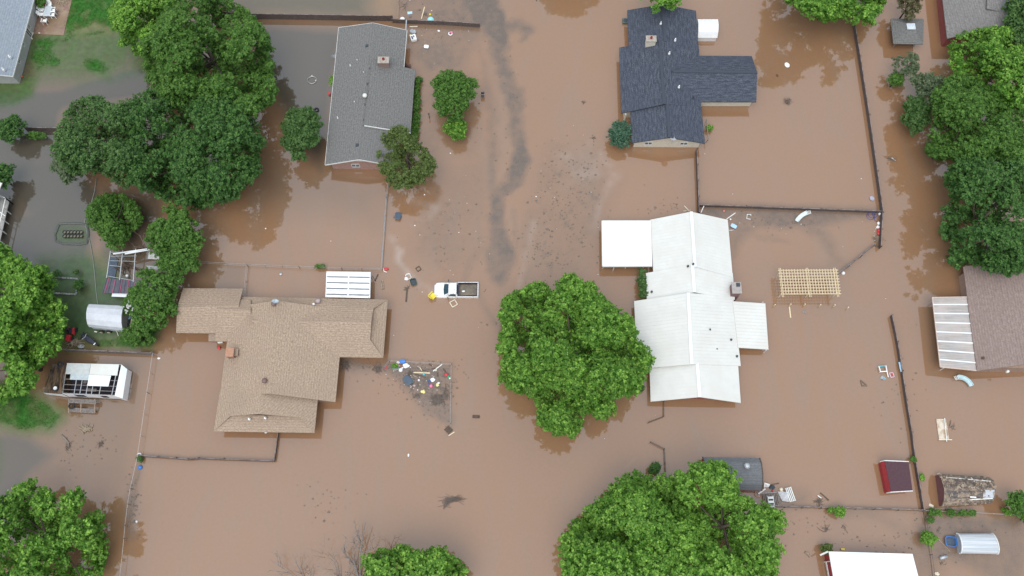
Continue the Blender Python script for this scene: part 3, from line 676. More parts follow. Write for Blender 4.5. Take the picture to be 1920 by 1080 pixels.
# --- white metal roofed house
b = P(1300, 590, 0); white_metal_ = white_metal
h4 = thing('house', 'long white metal roofed house stepping down beside the great oak', 'house', (b.x, b.y, -.9))
rk = dict(ribsp=.42, cap=bright_white)
gable(h4, [(1219,412,1.5),(1296,397,3.0),(1364.5,412,1.5),(1374,520,1.5),(1303,500,3.0),(1225,512.5,1.5)], white_metal, red_brick, **rk)
gable(h4, [(1211,512,1.4),(1298,496,2.9),(1374,512,1.45),(1378,562,1.45),(1302,548,2.9),(1213,565,1.4)], white_metal, red_brick, **rk)
gable(h4, [(1189,564.5,1.4),(1290,549,3.15),(1375,556,1.5),(1389,686,1.5),(1297,683,3.15),(1195,692,1.4)], white_metal, red_brick, **rk)
g4 = gable(h4, [(1218,691,1.4),(1307,682,2.9),(1384,685,1.5),(1389,755.5,1.4),(1312,744.5,2.9),(1220,753,1.4)], white_metal, red_brick, white_paint, og=.75, oe=.7, **rk)
window(g4['wall'], g4['w1'], g4['e1'], .19, .29, .5, 1.1); window(g4['wall'], g4['w1'], g4['e1'], .68, .78, .5, 1.1)
pa, pb, pc, pd = P(1374,565,1.62), P(1435,569,1.35), P(1441,655.5,1.35), P(1384,652,1.62)
mb = roof_mb([[pa, pb, pc, pd]], .1); ribs(mb, pb, pc, pd, pa, .42); pr = mb.build('porch_roof', white_metal, h4)
for a, c_ in ((pb, 0), (pc, 1), ((pb+pc)/2, 2)):
    mb = MB(); q = a+Vector((-.25, .2-.2*c_, 0)); mb.beam((q.x,q.y,-.9),(q.x,q.y,a.z-.1),.1,.1); mb.build('porch_post', white_paint, h4)
ca, cb, c2, c3 = P(1128.5,414,1.75), P(1220,414,1.75), P(1223,499,1.75), P(1129.5,499.5,1.75)
mb = roof_mb([[ca, cb, c2, c3]], .14)
for k in range(1, 9): mb.beam(ca.lerp(cb, k/9)+Vector((0,0,.01)), c3.lerp(c2, k/9)+Vector((0,0,.01)), .03, .02)
car = thing('carport', 'flat white carport roof attached west of white metal roofed house', 'carport', (ca.x, c3.y, -.9)); mb.build('roof', bright_white, car)
m2 = MB()
for u, v in ((ca, c3), (c3, c2), (ca, cb)): m2.beam(u-Vector((0,0,.08)), v-Vector((0,0,.08)), .1, .22)
m2.build('fascia', white_metal, car)
for px, py in ((1133,419),(1175,494),(1209,494),(1152,498),(1133,494)):
    q = P(px, py, 1.6); mb = MB(); mb.beam((q.x,q.y,-.9),(q.x,q.y,1.6),.12,.12); mb.build('post', white_paint, car)
chimney(h4, 1381, 540, 2.9, 1.0, 1.3, brick_mat('mauve_brick', (.20,.10,.10), (.16,.08,.08), (.25,.18,.17)), M('grey_cap', (.40,.36,.34)), 3.8, pot=False)
box_vent(h4, 1384, 534, 3.05, .45)
for q in ((1222,547,1.7),(1331,618,2.4),(1371,637,1.8),(1344,655,2.1),(1382,668,1.7),(1300,495,3.1),(1290,499,2.9)): pipe_vent(h4, *q, mat=dark_plastic, r=.08, hh=.25)
# --- tan house
b = P(540, 680, 0); h5 = thing('house', 'sprawling tan shingled house with several stepped wings and dutch gables', 'house', (b.x, b.y, -.9))
br2 = brick_mat('tan_brick', (.35,.22,.16), (.28,.17,.13), (.4,.34,.28))
gable(h5, [(330.3,624,2.0),(332,577,3.3),(343.5,540.3,2.0),(455.5,541,2.0),(447.5,573,3.3),(450,626,2.0)], tan_shingle, br2, roof_name='wing_roof')
gable(h5, [(403.6,640,1.75),(406,579,3.42),(412,560,2.5),(470,562,2.5),(470,581,3.4),(470,640,1.75)], tan_shingle, br2, roof_name='wing_roof')
R = lambda *q: P(*q)
# east wing with a dutch gable
e = dict(nw=R(452,556.5,2.0), ne=R(727,561.5,2.0), se=R(718.5,671,2.0), sw=R(560,668,2.0), r0=R(470,601,3.55), r1=R(696,603.5,3.55), gn=R(700,579,2.85), gs=R(694,637,2.85))
gr = R(694.5, 603.5, 3.5)
mb = roof_mb([[e['nw'], e['ne'], e['gn'], e['r1'], e['r0']], [e['r0'], e['r1'], e['gs'], e['se'], e['sw']]], .15)
er = mb.build('wing_roof', tan_shingle, h5)
hn, hs_ = e['gn']+Vector((-.25,0,-.28)), e['gs']+Vector((-.25,0,-.28))
mb = roof_mb([[hn, e['ne']+Vector((.0,0,-.03)), e['se']+Vector((0,0,-.03)), hs_]], .12); mb.build('hip_skirt', tan_shingle, er)
mb = MB(); mb.poly([e['gn']+Vector((-.2,0,-.32)), e['gs']+Vector((-.2,0,-.32)), e['r1']+Vector((-.2,0,-.16))]); mb.build('gable_vent', wood_brown, er)
def ring(parent, pts, top, mat):
    mb = MB(); n = len(pts); q = [P(x, y, top) for x, y in pts]
    for i in range(n):
        a, b_ = q[i], q[(i+1) % n]; mb.poly([(a.x,a.y,-.9),(b_.x,b_.y,-.9),(b_.x,b_.y,top),(a.x,a.y,top)])
    return mb.build('wall', mat, parent)
ring(h5, [(470,563),(720,567),(712,664),(600,662),(470,640)], 1.84, br2)
# main block
gable(h5, [(434,576,2.02),(518,563.5,4.3),(645,581,2.0),(629,754,2.0),(506,738,4.3),(412,742,2.02)], tan_shingle, br2, walls=False, roof_name='main_roof')
ring(h5, [(440,585),(634,600),(621,748),(418,748)], 1.84, br2)
# south block with dutch gable
s = dict(w0=R(412,735,2.0), r0=R(489,736,3.85), e0=R(597,736,2.0), e1=R(589.7,811.6,2.0), ge=R(562,783,2.75), r1=R(485,776,3.85), gw=R(432,780,2.8), w1=R(400.5,809,2.0))
mb = roof_mb([[s['w0'], s['r0'], s['r1'], s['gw'], s['w1']], [s['r0'], s['e0'], s['e1'], s['ge'], s['r1']]], .15); sr_ = mb.build('wing_roof', tan_shingle, h5)
mb = roof_mb([[s['gw']+Vector((0,.25,-.28)), s['ge']+Vector((0,.25,-.28)), s['e1']+Vector((0,0,-.03)), s['w1']+Vector((0,0,-.03))]], .12); mb.build('hip_skirt', tan_shingle, sr_)
mb = MB(); mb.poly([s['gw']+Vector((0,.2,-.32)), s['ge']+Vector((0,.2,-.32)), s['r1']+Vector((0,.2,-.16))]); mb.build('gable_vent', wood_brown, sr_)
ring(h5, [(417,745),(588,748),(583,803),(409,801)], 1.84, br2)
# entry roof and chimney
mb = roof_mb([[R(391,625,1.7), R(423,626,1.7), R(423,640,1.6), R(391,640,1.6)]], .1); mb.build('entry_roof', wood_old, h5)
chimney(h5, 431, 661, 3.5, .8, .9, old_brick, terracotta, 1.6, pot=False)
chimney(h5, 440, 661, 3.0, .7, .7, old_brick, tan_shingle, 1.2, pot=False)
for q in ((514,571,4.2),(497,715,4.1)): turbine(h5, *q, M('brown_vent', (.20,.13,.12), .5), .3)
turbine(h5, 597, 565.5, 2.3, M('mauve_vent', (.42,.33,.33), .5), .32)
for q in ((467,785.5,2.9),(497,783.5,2.9),(588,570,2.9)): pipe_vent(h5, *q, mat=white_plastic, r=.08, hh=.2)
dish(516, 567, 4.9, 'grey satellite dish on the ridge of sprawling tan shingled house', r=.42, mat=M('pale_dish', (.55,.62,.66), .5), mast=.7)
# --- blue grey house, top left
b = P(10, 50, 0); h1 = thing('house', 'blue grey shingled house with white gutter and siding beside brick patio', 'house', (b.x, b.y, -.4))
g = gable(h1, [(-120,-60,2.3),(-20,-62,4.2),(79,-60,2.3),(24,143,2.3),(-84,132,4.2),(-190,140,2.3)], blue_shingle, grey_siding, oe=.35, og=.3, zbot=-.4, fascia=white_paint)
for t0, t1, z0, z1 in ((.50,.53,.9,1.9),(.54,.58,.2,2.0),(.675,.70,1.1,1.8),(.83,.86,1.1,1.8)): window(g['wall'], g['e0'], g['e1'], t0, t1, z0, z1)
for q in ((18,106,3.0),(6,130,3.1)): pipe_vent(h1, *q, mat=white_plastic, r=.08, hh=.3)
# --- top right house
b = P(1860, 10, 0); h6 = thing('house', 'grey shingled house with red brick walls behind the right hand trees', 'house', (b.x, b.y, -.9))
gable(h6, [(1759,-70,2.4),(1850,-92,4.2),(1950,-70,2.4),(1990,75,2.4),(1893,45,4.2),(1776,72.5,2.4)], shingle('warm_grey_shingle', (.15,.14,.135), (.255,.24,.23), 2.2, 3.2), red_brick, oe=.4, og=.4)
mb = roof_mb([[R(1850,16,4.0), R(1856,-80,4.6), R(1985,-60,2.9), R(1990,40,2.9), R(1889,25,4.1)]], .3); mb.build('upper_roof', MATS['warm_grey_shingle'], h6)
# --- right house with awning
b = P(1870, 600, 0); h7 = thing('house', 'rosy brown shingled house at the right edge with metal patio awning', 'house', (b.x, b.y, -.9))
gable(h7, [(1806,500,2.2),(1960,480,4.4),(2120,505,2.2),(2150,700,2.2),(2000,672,4.4),(1832,695.5,2.2)], rose_shingle, br2, oe=.4, og=.5)
for q in ((1914,549.5,3.4),(1844,671,2.6),(1890,696,2.25)): pipe_vent(h7, *q, mat=wood_brown if q[0] != 1890 else white_plastic, r=.09, hh=.15)
aw = [R(1748,558,1.95), R(1813,557,2.05), R(1832,695,2.05), R(1763,688,1.95)]
mb = roof_mb([aw], .08); awn = mb.build('awning', M('awning_metal', (.46,.41,.38), .5, (.30,.27,.25), 1.2, stretch=(.3,6,1), col3=(.52,.45,.41)), h7)
m2 = MB(); ribs(m2, aw[0].lerp(aw[3], .1), aw[3].lerp(aw[0], .1), aw[2].lerp(aw[1], .1), aw[1].lerp(aw[2], .1), 1.06, .16, .07); m2.build('awning_rib', bright_white, awn)
m2 = MB(); ribs(m2, aw[0], aw[3], aw[2], aw[1], .26, .03, .03); m2.build('awning_seam', galv, awn)
m2 = MB()
for u, v in ((aw[0], aw[3]), (aw[3], aw[2]), (aw[0], aw[1])): m2.beam(u, v, .12, .14)
m2.build('awning_frame', M('awning_edge', (.60,.47,.40), .6), awn)
for t_ in (.03, .5, .97):
    q = aw[0].lerp(aw[3], t_)+Vector((.9, .25-.4*t_, 0)); mb = MB(); mb.beam((q.x,q.y,-.9),(q.x,q.y,1.9),.08,.08); mb.build('awning_post', white_paint, h7)
# --- sheds: profile swept between two eaves
def profile_shed(name, label, cat, A0, A1, B1, B0, prof, roof, wall, zbot=-.8, th=.06, ribsp=0, ins=.08, ribm=None, group=None, endm=None, trim=None, smooth=False):
    """A0-A1 one eave, B0-B1 the other (px,py,h); prof: (t, rise)"""
    A0, A1, B1, B0 = [P(*q) for q in (A0, A1, B1, B0)]
    c = (A0+A1+B0+B1)/4; t = thing(name, label, cat, (c.x, c.y, zbot), group)
    L0 = [A0.lerp(B0, u)+Vector((0,0,z)) for u, z in prof]; L1 = [A1.lerp(B1, u)+Vector((0,0,z)) for u, z in prof]
    pls = [[L0[i], L1[i], L1[i+1], L0[i+1]] for i in range(len(prof)-1)]
    mb = roof_mb(pls, th)
    if ribsp:
        n = int((A1-A0).length/ribsp)
        for k in range(n+1):
            f = min(.99, max(.01, k/n)); pp = [L0[i].lerp(L1[i], f)+Vector((0,0,.015)) for i in range(len(prof))]
            for i in range(len(pp)-1): mb.beam(pp[i], pp[i+1], .05, .03)
    rf = mb.build('roof', roof, t)
    al = (A1-A0).normalized(); ac = (B0-A0).normalized(); z = Vector((0,0,-th-.01)); Bt = lambda p: Vector((p.x, p.y, zbot))
    def shr(L, s_): 
        m = (L[0]+L[-1])/2
        return [Vector((p.x, p.y, p.z))+al*s_*ins+(ac*ins*(1 if i == 0 else -1 if i == len(L)-1 else 0))+z for i, p in enumerate(L)]
    E0, E1 = shr(L0, 1), shr(L1, -1)
    mb = MB(); mb.poly([Bt(E0[0]), Bt(E1[0]), E1[0], E0[0]]); mb.build('side_wall', wall, t)
    mb = MB(); mb.poly([Bt(E0[-1]), Bt(E1[-1]), E1[-1], E0[-1]])
    wl = mb.build('side_wall', wall, t)
    for E_ in (E0, E1): m2 = MB(); m2.poly([Bt(E_[0])]+E_+[Bt(E_[-1])]); m2.build('end_wall', endm or wall, t)
    if trim:
        m3 = MB()
        for L_, s_ in ((L0, -1), (L1, 1)):
            for i in range(len(L_)-1): m3.beam(L_[i]+al*s_*.03+Vector((0,0,-.02)), L_[i+1]+al*s_*.03+Vector((0,0,-.02)), .1, .16)
        m3.build('trim', trim, t)
    return dict(t=t, L0=L0, L1=L1, roof=rf, wall=wl, al=al, ac=ac)
G2 = lambda r: [(0,0),(.5,r),(1,0)]
GAM = lambda r: [(0,0),(.17,r*.68),(.5,r),(.83,r*.68),(1,0)]
ARC = lambda r, n=8: [((1-math.cos(math.pi*k/n))/2, r*math.sin(math.pi*k/n)) for k in range(n+1)]
white_ribbed = M('white_enamel', (.80,.80,.80), .4, (.72,.72,.72), 2)
profile_shed('shed', 'small white gambrel shed tucked beside dark slate house', 'shed', (1306,36,.9),(1344,36,.9),(1345,71,.9),(1308,71,.9), GAM(1.0), white_ribbed, white_ribbed, ribsp=.45)
rs_ = profile_shed('shed', 'small red shed with maroon roof and white gable trim standing in water', 'shed', (1651,866,.9),(1663,924,.9),(1711,920,1.0),(1703.5,866,1.0), [(0,0),(.06,.75),(1,0)], maroon_roof, barn_red, trim=white_paint, th=.05, ins=.05, endm=barn_red)
mb = MB(); a_, b_, c_, d_ = rs_['L0'][0], rs_['L1'][0], rs_['L1'][1], rs_['L0'][1]; o_ = Vector((-.03,0,.01)); mb.poly([a_+o_, b_+o_, c_+o_, d_+o_]); mb.build('red_slope', barn_red, rs_['roof'])
profile_shed('storage_shed', 'ribbed pale grey arched shed with blue tub at its door', 'shed', (1794,1000,.75),(1858,1000,.75),(1869,1039,.75),(1800,1038,.75), ARC(.85, 14), M('ribbed_grey_metal', (.56,.59,.62), .4, (.42,.45,.49), 1.2, stretch=(.15,5,5), contrast=(.42,.58)), M('shed_end', (.48,.52,.56), .5), trim=white_paint)
profile_shed('storage_shed', 'dark grey shingled gambrel shed half hidden by bright green tree', 'shed', (1318,857,1.1),(1424,859,1.1),(1428,920,1.1),(1322,918,1.1), GAM(.85), dark_shingle, barn_red, trim=wood_brown)
q = P(1400,874,2.15); mb = MB(); mb.lathe(q, [(.15,-.2),(.15,.12),(.32,.15),(.34,.28),(.2,.38),(.001,.4)], 12); mb.build('turbine_vent', galv, bpy.data.objects['storage_shed.001'] if 'storage_shed.001' in bpy.data.objects else None)
ds = profile_shed('damaged_shed', 'wrecked brown gambrel shed with torn shingles and red end wall', 'shed', (1757,888,.8),(1856,895,.8),(1859,944,.8),(1765,950,.8), GAM(1.25), worn_shingle, wood_old, endm=M('faded_red_wall', (.20,.085,.09), .8), ins=.12)
L0, L1 = ds['L0'], ds['L1']
def on(i, u, v, dz=.03): return (L0[i].lerp(L1[i], u)).lerp(L0[i+1].lerp(L1[i+1], u), v)+Vector((0,0,dz))
for k, (i, u0, v0, u1, v1) in enumerate([(2,.76,.1,.97,.95)]):
    mb = MB(); mb.poly([on(i,u0,v0), on(i,u1,v0), on(i,u1,v1), on(i,u0,v1)]); mb.build('bare_decking', M('bare_decking', (.50,.52,.55), .7, (.42,.44,.48), 3), ds['roof'])
mb = MB(); mb.poly([on(2,.05,.2,.02), on(2,.75,.16,.02), on(2,.75,.95,.02), on(2,.12,.9,.02)]); mb.build('dark_underlay', M('dark_felt', (.07,.065,.07), .9, (.16,.13,.11), 2.5, contrast=(.45,.6), stretch=(1,4,1)), ds['roof'])
mb = MB()
for k in range(260):
    i = random.choice([0,1,1,1,1,2,3,3]); u = random.random(); v = random.random(); c_ = on(i,u,v,.05+random.random()*.06)
    mb.box(c_, (random.uniform(.1,.4), random.uniform(.05,.2), .02), rot=Matrix.Rotation(random.random()*3, 3, 'Z')@Matrix.Rotation(random.uniform(-.4,.4), 3, 'X'))
lt = mb.build('torn_shingles', M('torn_shingles', (.34,.27,.20), .95, (.10,.08,.07), 1.7, contrast=(.45,.55)), ds['roof']); lt['kind'] = 'stuff'
for (u0,v0,i0,u1,v1,i1,w) in ((.1,.75,0,.93,.1,1,.07),(.9,.15,1,.95,.85,1,.2),(.5,.8,2,.62,.85,2,.16),(.5,.1,3,.95,.05,3,.12),(.05,.6,3,.4,.3,3,.2),(.6,.5,0,.61,.2,1,.12)):
    mb = MB(); mb.beam(on(i0,u0,v0,.1), on(i1,u1,v1,.1), w, .05); mb.build('loose_board', wood_old if w > .18 else white_paint, ds['t'])
# big white lean-to roof at the bottom
b = P(1630,1060,0); lt_ = thing('barn', 'flat bright white roofed red barn cut off by bottom edge', 'barn', (b.x, b.y, -.8))
q4 = [R(1554,1034,2.3), R(1711,1038.5,2.3), R(1745,1170,2.1), R(1578,1170,2.1)]
mb = roof_mb([q4], .16); mb.build('roof', bright_white, lt_)
w4 = [R(1560,1040,2.0), R(1706,1043,2.0), R(1735,1150,2.0), R(1580,1150,2.0)]; w4[0].x -= .2; w4[3].x -= .2
mb = MB()
for i in range(4): a, c2_ = w4[i], w4[(i+1) % 4]; mb.poly([(a.x,a.y,-.8),(c2_.x,c2_.y,-.8),(c2_.x,c2_.y,2.05),(a.x,a.y,2.05)])
mb.build('wall', barn_red, lt_)
mb = MB(); a = w4[0]; c2_ = w4[3]; off = Vector((-.06,0,0))
mb.beam(Vector((a.x,a.y-.7,-.6))+off, Vector((a.x,a.y-.7,1.9))+off, .12, .12); mb.beam(Vector((a.x,a.y-.7,.5))+off, Vector((c2_.x,c2_.y,.5))+off, .08, .35); mb.build('door_trim', white_paint, lt_)
mb = MB(); a = q4[0]; mb.beam(a+Vector((-.05,.0,-.1)), a+Vector((-.75,-.35,-.75)), .18, .1); mb.build('fascia', white_paint, lt_)
# gazebo
gz = [R(1670,35,1.7), R(1732,35,1.7), R(1731,83,1.7), R(1675,82,1.7)]; cx_ = sum(gz, Vector())/4; cx_.z = 2.7
gt = thing('gazebo', 'square grey shingled gazebo roof with clear skylight standing in brown water', 'gazebo', (cx_.x, cx_.y, -.9))
ap = [cx_+Vector((sx_*.7, sy_*.6, -.1)) for sx_, sy_ in ((-1,1),(1,1),(1,-1),(-1,-1))]
mb = roof_mb([[gz[i], gz[(i+1) % 4], ap[(i+1) % 4], ap[i]] for i in range(4)]+[ap], .1); gr_ = mb.build('roof', grey_shingle, gt)
mb = MB(); mb.box(cx_+Vector((0,0,.06)), (1.15,.95,.14)); mb.build('skylight', M('skylight', (.62,.66,.70), .25, (.45,.5,.55), 3), gr_)
for i in range(4):
    q = gz[i].lerp(cx_, .34); mb = MB(); mb.beam((q.x,q.y,-.9),(q.x,q.y,1.75),.14,.14); mb.build('post', wood_old, gt)
# slatted white carport beside tan house
s4 = [R(612,509,1.9), R(695,510,1.9), R(694,559,1.75), R(610,557,1.75)]; c0 = sum(s4, Vector())/4
cp = thing('carport', 'white ribbed steel carport behind tan shingled house', 'carport', (c0.x, c0.y, -.9))
mb = roof_mb([s4], .06); rf_ = mb.build('roof', M('ribbed_white_roof', (.80,.80,.80), .35, (.50,.50,.51), 1.3, stretch=(.4,4,1), contrast=(.5,.65)), cp)
mb = MB()
for half in (0, 1):
    for k in range(1, 5):
        v = k/4.4-.02; l = s4[0].lerp(s4[3], v); r_ = s4[1].lerp(s4[2], v); a = l.lerp(r_, .02+.5*half); c_ = l.lerp(r_, .49+.49*half)
        mb.beam(a+Vector((0,0,.01)), c_+Vector((0,0,.01)), .13, .03)
mb.build('roof_channel', M('channel_dark', (.13,.14,.16), .5), rf_)
for i in range(4):
    q = s4[i].lerp(c0, .06); mb = MB(); mb.beam((q.x,q.y,-.9),(q.x,q.y,1.8),.09,.09); mb.build('post', galv, cp)
# pergola
g4_ = [R(1459,507,1.9), R(1571,506.5,1.9), R(1577,551,1.9), R(1464,551.5,1.9)]
pc_ = sum(g4_, Vector())/4; pg = thing('pergola', 'new pale lumber pergola lattice standing alone in brown floodwater', 'pergola', (pc_.x, pc_.y, -.9))
mb = MB()
for k in range(9): mb.beam(g4_[0].lerp(g4_[3], k/8), g4_[1].lerp(g4_[2], k/8), .075, .14)
mb.build('purlins', wood_pale, pg)
mb = MB()
for k in range(21):
    u = .035+k*.93/20; a = g4_[0].lerp(g4_[1], u); c_ = g4_[3].lerp(g4_[2], u); mb.beam(a+Vector((0,.1,.12)), c_+Vector((0,-.1,.12)), .06, .09)
mb.build('rafters', wood_pale, pg)
for u in (.035, .49, .95):
    for s_ in (-1, 1):
        mb = MB(); a = g4_[0].lerp(g4_[1], u+s_*.012); c_ = g4_[3].lerp(g4_[2], u+s_*.012); e_ = (a-c_).normalized()*.35
        mb.beam(a+e_-Vector((0,0,.14)), c_-e_-Vector((0,0,.14)), .06, .16); mb.build('beam', wood_pale, pg)
    for v in (.08, .92):
        q = g4_[0].lerp(g4_[1], u).lerp(g4_[3].lerp(g4_[2], u), v); mb = MB(); mb.beam((q.x,q.y,-.9),(q.x,q.y,1.75),.11,.11); mb.build('post', wood_pale, pg)
# ---------------- fences ----------------
def fence(name, label, pts, h, mat, board=True, step=2.4, gap=.16, th=.03, rails=2, jitter=.03, railm=None, postm=None, group=None, tilt=0.0, top=False, low=-.7):
    W = [P(x, y, h) for x, y in pts]; base = Vector((W[0].x, W[0].y, low)); t = thing(name, label, 'fence', base, group)
    rnd = random.Random(int(pts[0][0]*7+pts[0][1])); mb = MB()
    for a, b_ in zip(W, W[1:]):
        l = (b_-a).length; d = (b_-a).normalized(); nrm = Vector((-d.y, d.x, 0)); n = max(1, int(l/gap))
        if board:
            for k in range(n):
                u = (k+.5)/n; q = a.lerp(b_, u); z = h+rnd.uniform(-jitter, jitter); tl = nrm*(tilt+rnd.uniform(-.02, .02))
                p0 = Vector((q.x, q.y, low)); p1 = Vector((q.x, q.y, z))+tl; w2 = d*gap*.47
                o1 = nrm*th/2; vs_ = [p0-w2-o1, p0+w2-o1, p0+w2+o1, p0-w2+o1, p1-w2-o1, p1+w2-o1, p1+w2+o1, p1-w2+o1]
                mb.mesh(vs_, [(0,1,5,4),(1,2,6,5),(2,3,7,6),(3,0,4,7),(4,5,6,7)])
    if board:
        mb.build('boards', mat, t); mb = MB()
        for a, b_ in zip(W, W[1:]): mb.beam(a+Vector((0,0,.05)), b_+Vector((0,0,.05)), .075, .035)
        mb.build('cap_rail', M('cap_rail', (.27,.22,.21), .85, (.12,.09,.085), 1.3, contrast=(.4,.6)), t)
    for k in range(rails):
        z = h-.12-k*.45 if board else h-k*.5
        if z < -.1: continue
        mb = MB()
        for a, b_ in zip(W, W[1:]):
            d = (b_-a).normalized(); nrm = Vector((-d.y, d.x, 0))*(.05 if board else 0); dz = Vector((0,0,z-h))
            if board: mb.beam(a+dz+nrm, b_+dz+nrm, .05, .09)
            else: mb.tube([a+dz, a.lerp(b_, .5)+dz-Vector((0,0,.02)), b_+dz], .03 if top else .022, 5)
        mb.build('rail', railm or mat, t)
    for a, b_ in zip(W, W[1:]):
        l = (b_-a).length; d = (b_-a).normalized(); nrm = Vector((-d.y, d.x, 0)); n = max(1, round(l/step))
        for k in range(n+1):
            q = a.lerp(b_, k/n)+nrm*(.1 if board else 0); mb = MB(); r_ = .055 if board else .035
            if board: mb.beam((q.x,q.y,low),(q.x,q.y,h+.05),.1,.1)
            else: mb.tube([(q.x,q.y,low),(q.x,q.y,h+.03)], r_, 6)
            mb.build('post', postm or railm or mat, t)
    return t
FG = dict(gap=.3)
fence('board_fence', 'tall weathered board fence running behind grey shingled ranch house', [(392,20),(466,26),(735,30)], 1.15, fence_dark, railm=fence_grey, rails=3, gap=.2, jitter=.01)
fence('board_fence', 'board fence reaching east into the street with floating toys caught behind', [(735,36),(760,37.5),(830,40),(899,44.5)], .85, fence_dark, railm=fence_grey, rails=3, gap=.2, jitter=.015)
fence('wire_fence', 'thin brown fence meeting board fence at the top edge', [(748,-30),(745,34)], .9, wood_old, board=False, rails=2)
fence('board_fence', 'short dark board fence between small left yard shrub and big tree', [(44,239),(112,240)], .9, fence_dark, railm=wood_brown, gap=.2)
fence('chain_link_fence', 'grey railed fence east of brown flooded yard of grey house', [(727,345),(724,368),(714.5,503)], .8, galv, board=False, railm=galv, rails=2, top=True)
fence('chain_link_fence', 'weedy wire fence behind the white ribbed carport', [(714.5,503),(640,502),(560,499),(462,495),(385,491),(345,489)], .75, wire_grey, board=False, rails=2)
fence('chain_link_fence', 'short wire fence dropping to the tan house roof', [(462,496),(456.5,556)], .75, wire_grey, board=False, rails=3)
fence('chain_link_fence', 'long pale wire fence down the left yard toward the bottom edge', [(286,662),(275,735),(257,858),(244,915),(239,945),(234,985),(232,1010),(223,1095)], .8, wire_grey, board=False, railm=M('pale_rail', (.50,.44,.41), .6), rails=1, top=True)
fence('board_fence', 'grey slatted fence above the stripped white trailer', [(118,655),(283,662)], 1.0, fence_grey, railm=fence_grey, rails=3, gap=.22)
fence('board_fence', 'wavy dark fence south of tan shingled house', [(260,854),(330,859),(352,861),(372,859),(420,861),(514,864),(521,812)], .55, fence_dark, railm=fence_grey, gap=.2, jitter=.05)
fence('board_fence', 'dark fence from cream gable of slate house to white metal roof', [(1306.5,278),(1311,398)], .95, fence_dark, railm=wood_brown)
fence('board_fence', 'dark fence dividing the flooded lot from the silt covered yard', [(1311,384),(1400,387),(1540,392),(1655,396)], .6, fence_dark, railm=wood_brown)
fence('board_fence', 'long leaning dark fence down the right side of flooded lot', [(1602,38),(1613,105),(1630,215),(1645,320),(1656,397)], .85, fence_dark, railm=fence_grey, gap=.25)
fence('board_fence', 'short dark fence holding red cans and hose at yard corner', [(1655,397),(1652,461)], .9, fence_dark, railm=wood_brown)
fence('board_fence', 'pale grey fence leaning diagonally toward the lumber pergola', [(1640,457),(1615,478),(1570,514)], .6, fence_grey, railm=fence_grey, gap=.2)
fence('board_fence', 'dark curving fence along right yard past blue board', [(1672.5,590),(1683,640),(1692,695),(1700,750),(1710,810),(1717,865),(1733,957)], .65, fence_dark, railm=wood_brown)
fence('board_fence', 'brown fence running west from corner above barn', [(1733,956),(1640,953),(1540,951),(1440,948),(1410,947)], .5, fence_dark, railm=fence_grey, gap=.25)
fence('wire_fence', 'thin dark fence running south of fence corner toward the barn', [(1735,957),(1741,1000),(1748,1040),(1755,1095)], .6, fence_dark, board=False, rails=2)
fence('wire_fence', 'thin pale wire fence behind the row of weeds', [(1735,957),(1830,961),(1930,966)], .6, wire_grey, board=False, rails=2)
fence('split_rail_fence', 'bent brown rail fence below white metal roofed house', [(1245,752),(1245,780),(1216,791)], .6, fence_dark, board=False, rails=2, top=True, step=1.5)
fence('split_rail_fence', 'bent brown rail fence beside small shrub and green treetop', [(1220,828),(1246,841),(1249,895)], .6, fence_dark, board=False, rails=2, top=True, step=1.5)
fence('wire_fence', 'thin wire fence penning the floating debris in a corner', [(720,688),(729,676),(846,682),(845,735),(844,792)], .55, wire_grey, board=False, rails=2)
# ---------------- trees ----------------
tree(390,108,128,122,6.5,'huge dark green domed tree behind the grey shingled ranch house','mid',ls=.2,dens=150,lobes=.08,rc=.9,outline=[(282,60),(310,15),(340,-8),(400,-18),(450,8),(485,38),(505,78),(515,110),(510,140),(522,170),(500,202),(470,215),(430,212),(400,200),(330,202),(300,182),(275,150),(268,110),(265,85)])
tree(268,52,70,64,5.0,'yellow green spreading tree left of huge domed tree at the top','lime',ls=.2,lobes=.5,rc=1.0,outline=[(205,20),(235,-15),(300,-20),(330,0),(300,60),(275,112),(245,97),(225,92),(235,70),(228,55),(205,38)])
tree(372,285,132,118,5.5,'broad deep green tree below the huge domed tree','deep',ls=.19,lobes=.22,rc=1.0,outline=[(235,190),(290,163),(350,178),(410,183),(445,195),(482,233),(494,270),(484,300),(488,322),(462,347),(442,372),(400,382),(370,397),(340,384),(300,372),(262,352),(238,332),(228,260)])
tree(205,262,104,88,5.5,'silvery green spreading tree over the left grey water','dark',ls=.18,lobes=.3,rc=.9,outline=[(105,258),(122,208),(150,182),(180,178),(212,200),(242,190),(265,230),(262,300),(238,352),(200,324),(170,322),(140,328),(108,302),(100,280)])
tree(135,300,34,50,3.6,'pale silvery fringe tree at the left of deep green crown','grey',ls=.2,lobes=.5,rc=.7)
tree(565,250,40,50,3.6,'narrow green tree standing clear of grey house west wall','dark',ls=.17,rc=.6,dens=260,jit=.7)
tree(213,410,52,52,3.2,'dense rounded green tree beside grey pond water','mid',ls=.13,dens=420,rc=.8,lobes=.2,outline=[(165,395),(190,362),(225,362),(250,375),(262,400),(270,415),(245,438),(222,468),(205,468),(195,445),(168,425)])
tree(332,440,56,52,3.6,'loose light green tree near brown flooded yard fence','mid',ls=.2,lobes=.5,rc=.8)
tree(332,492,44,34,3.0,'low green growth under the loose light green tree','mid',ls=.18,lobes=.5,rc=.6)
tree(290,565,52,66,3.2,'bushy green tree overhanging collapsed shed frame','mid',ls=.18,lobes=.4,rc=.7)
tree(262,628,36,28,1.4,'low green thicket at the corner of slatted fence','mid',ls=.14,lobes=.5,rc=.5,name='shrub',cat='shrub')
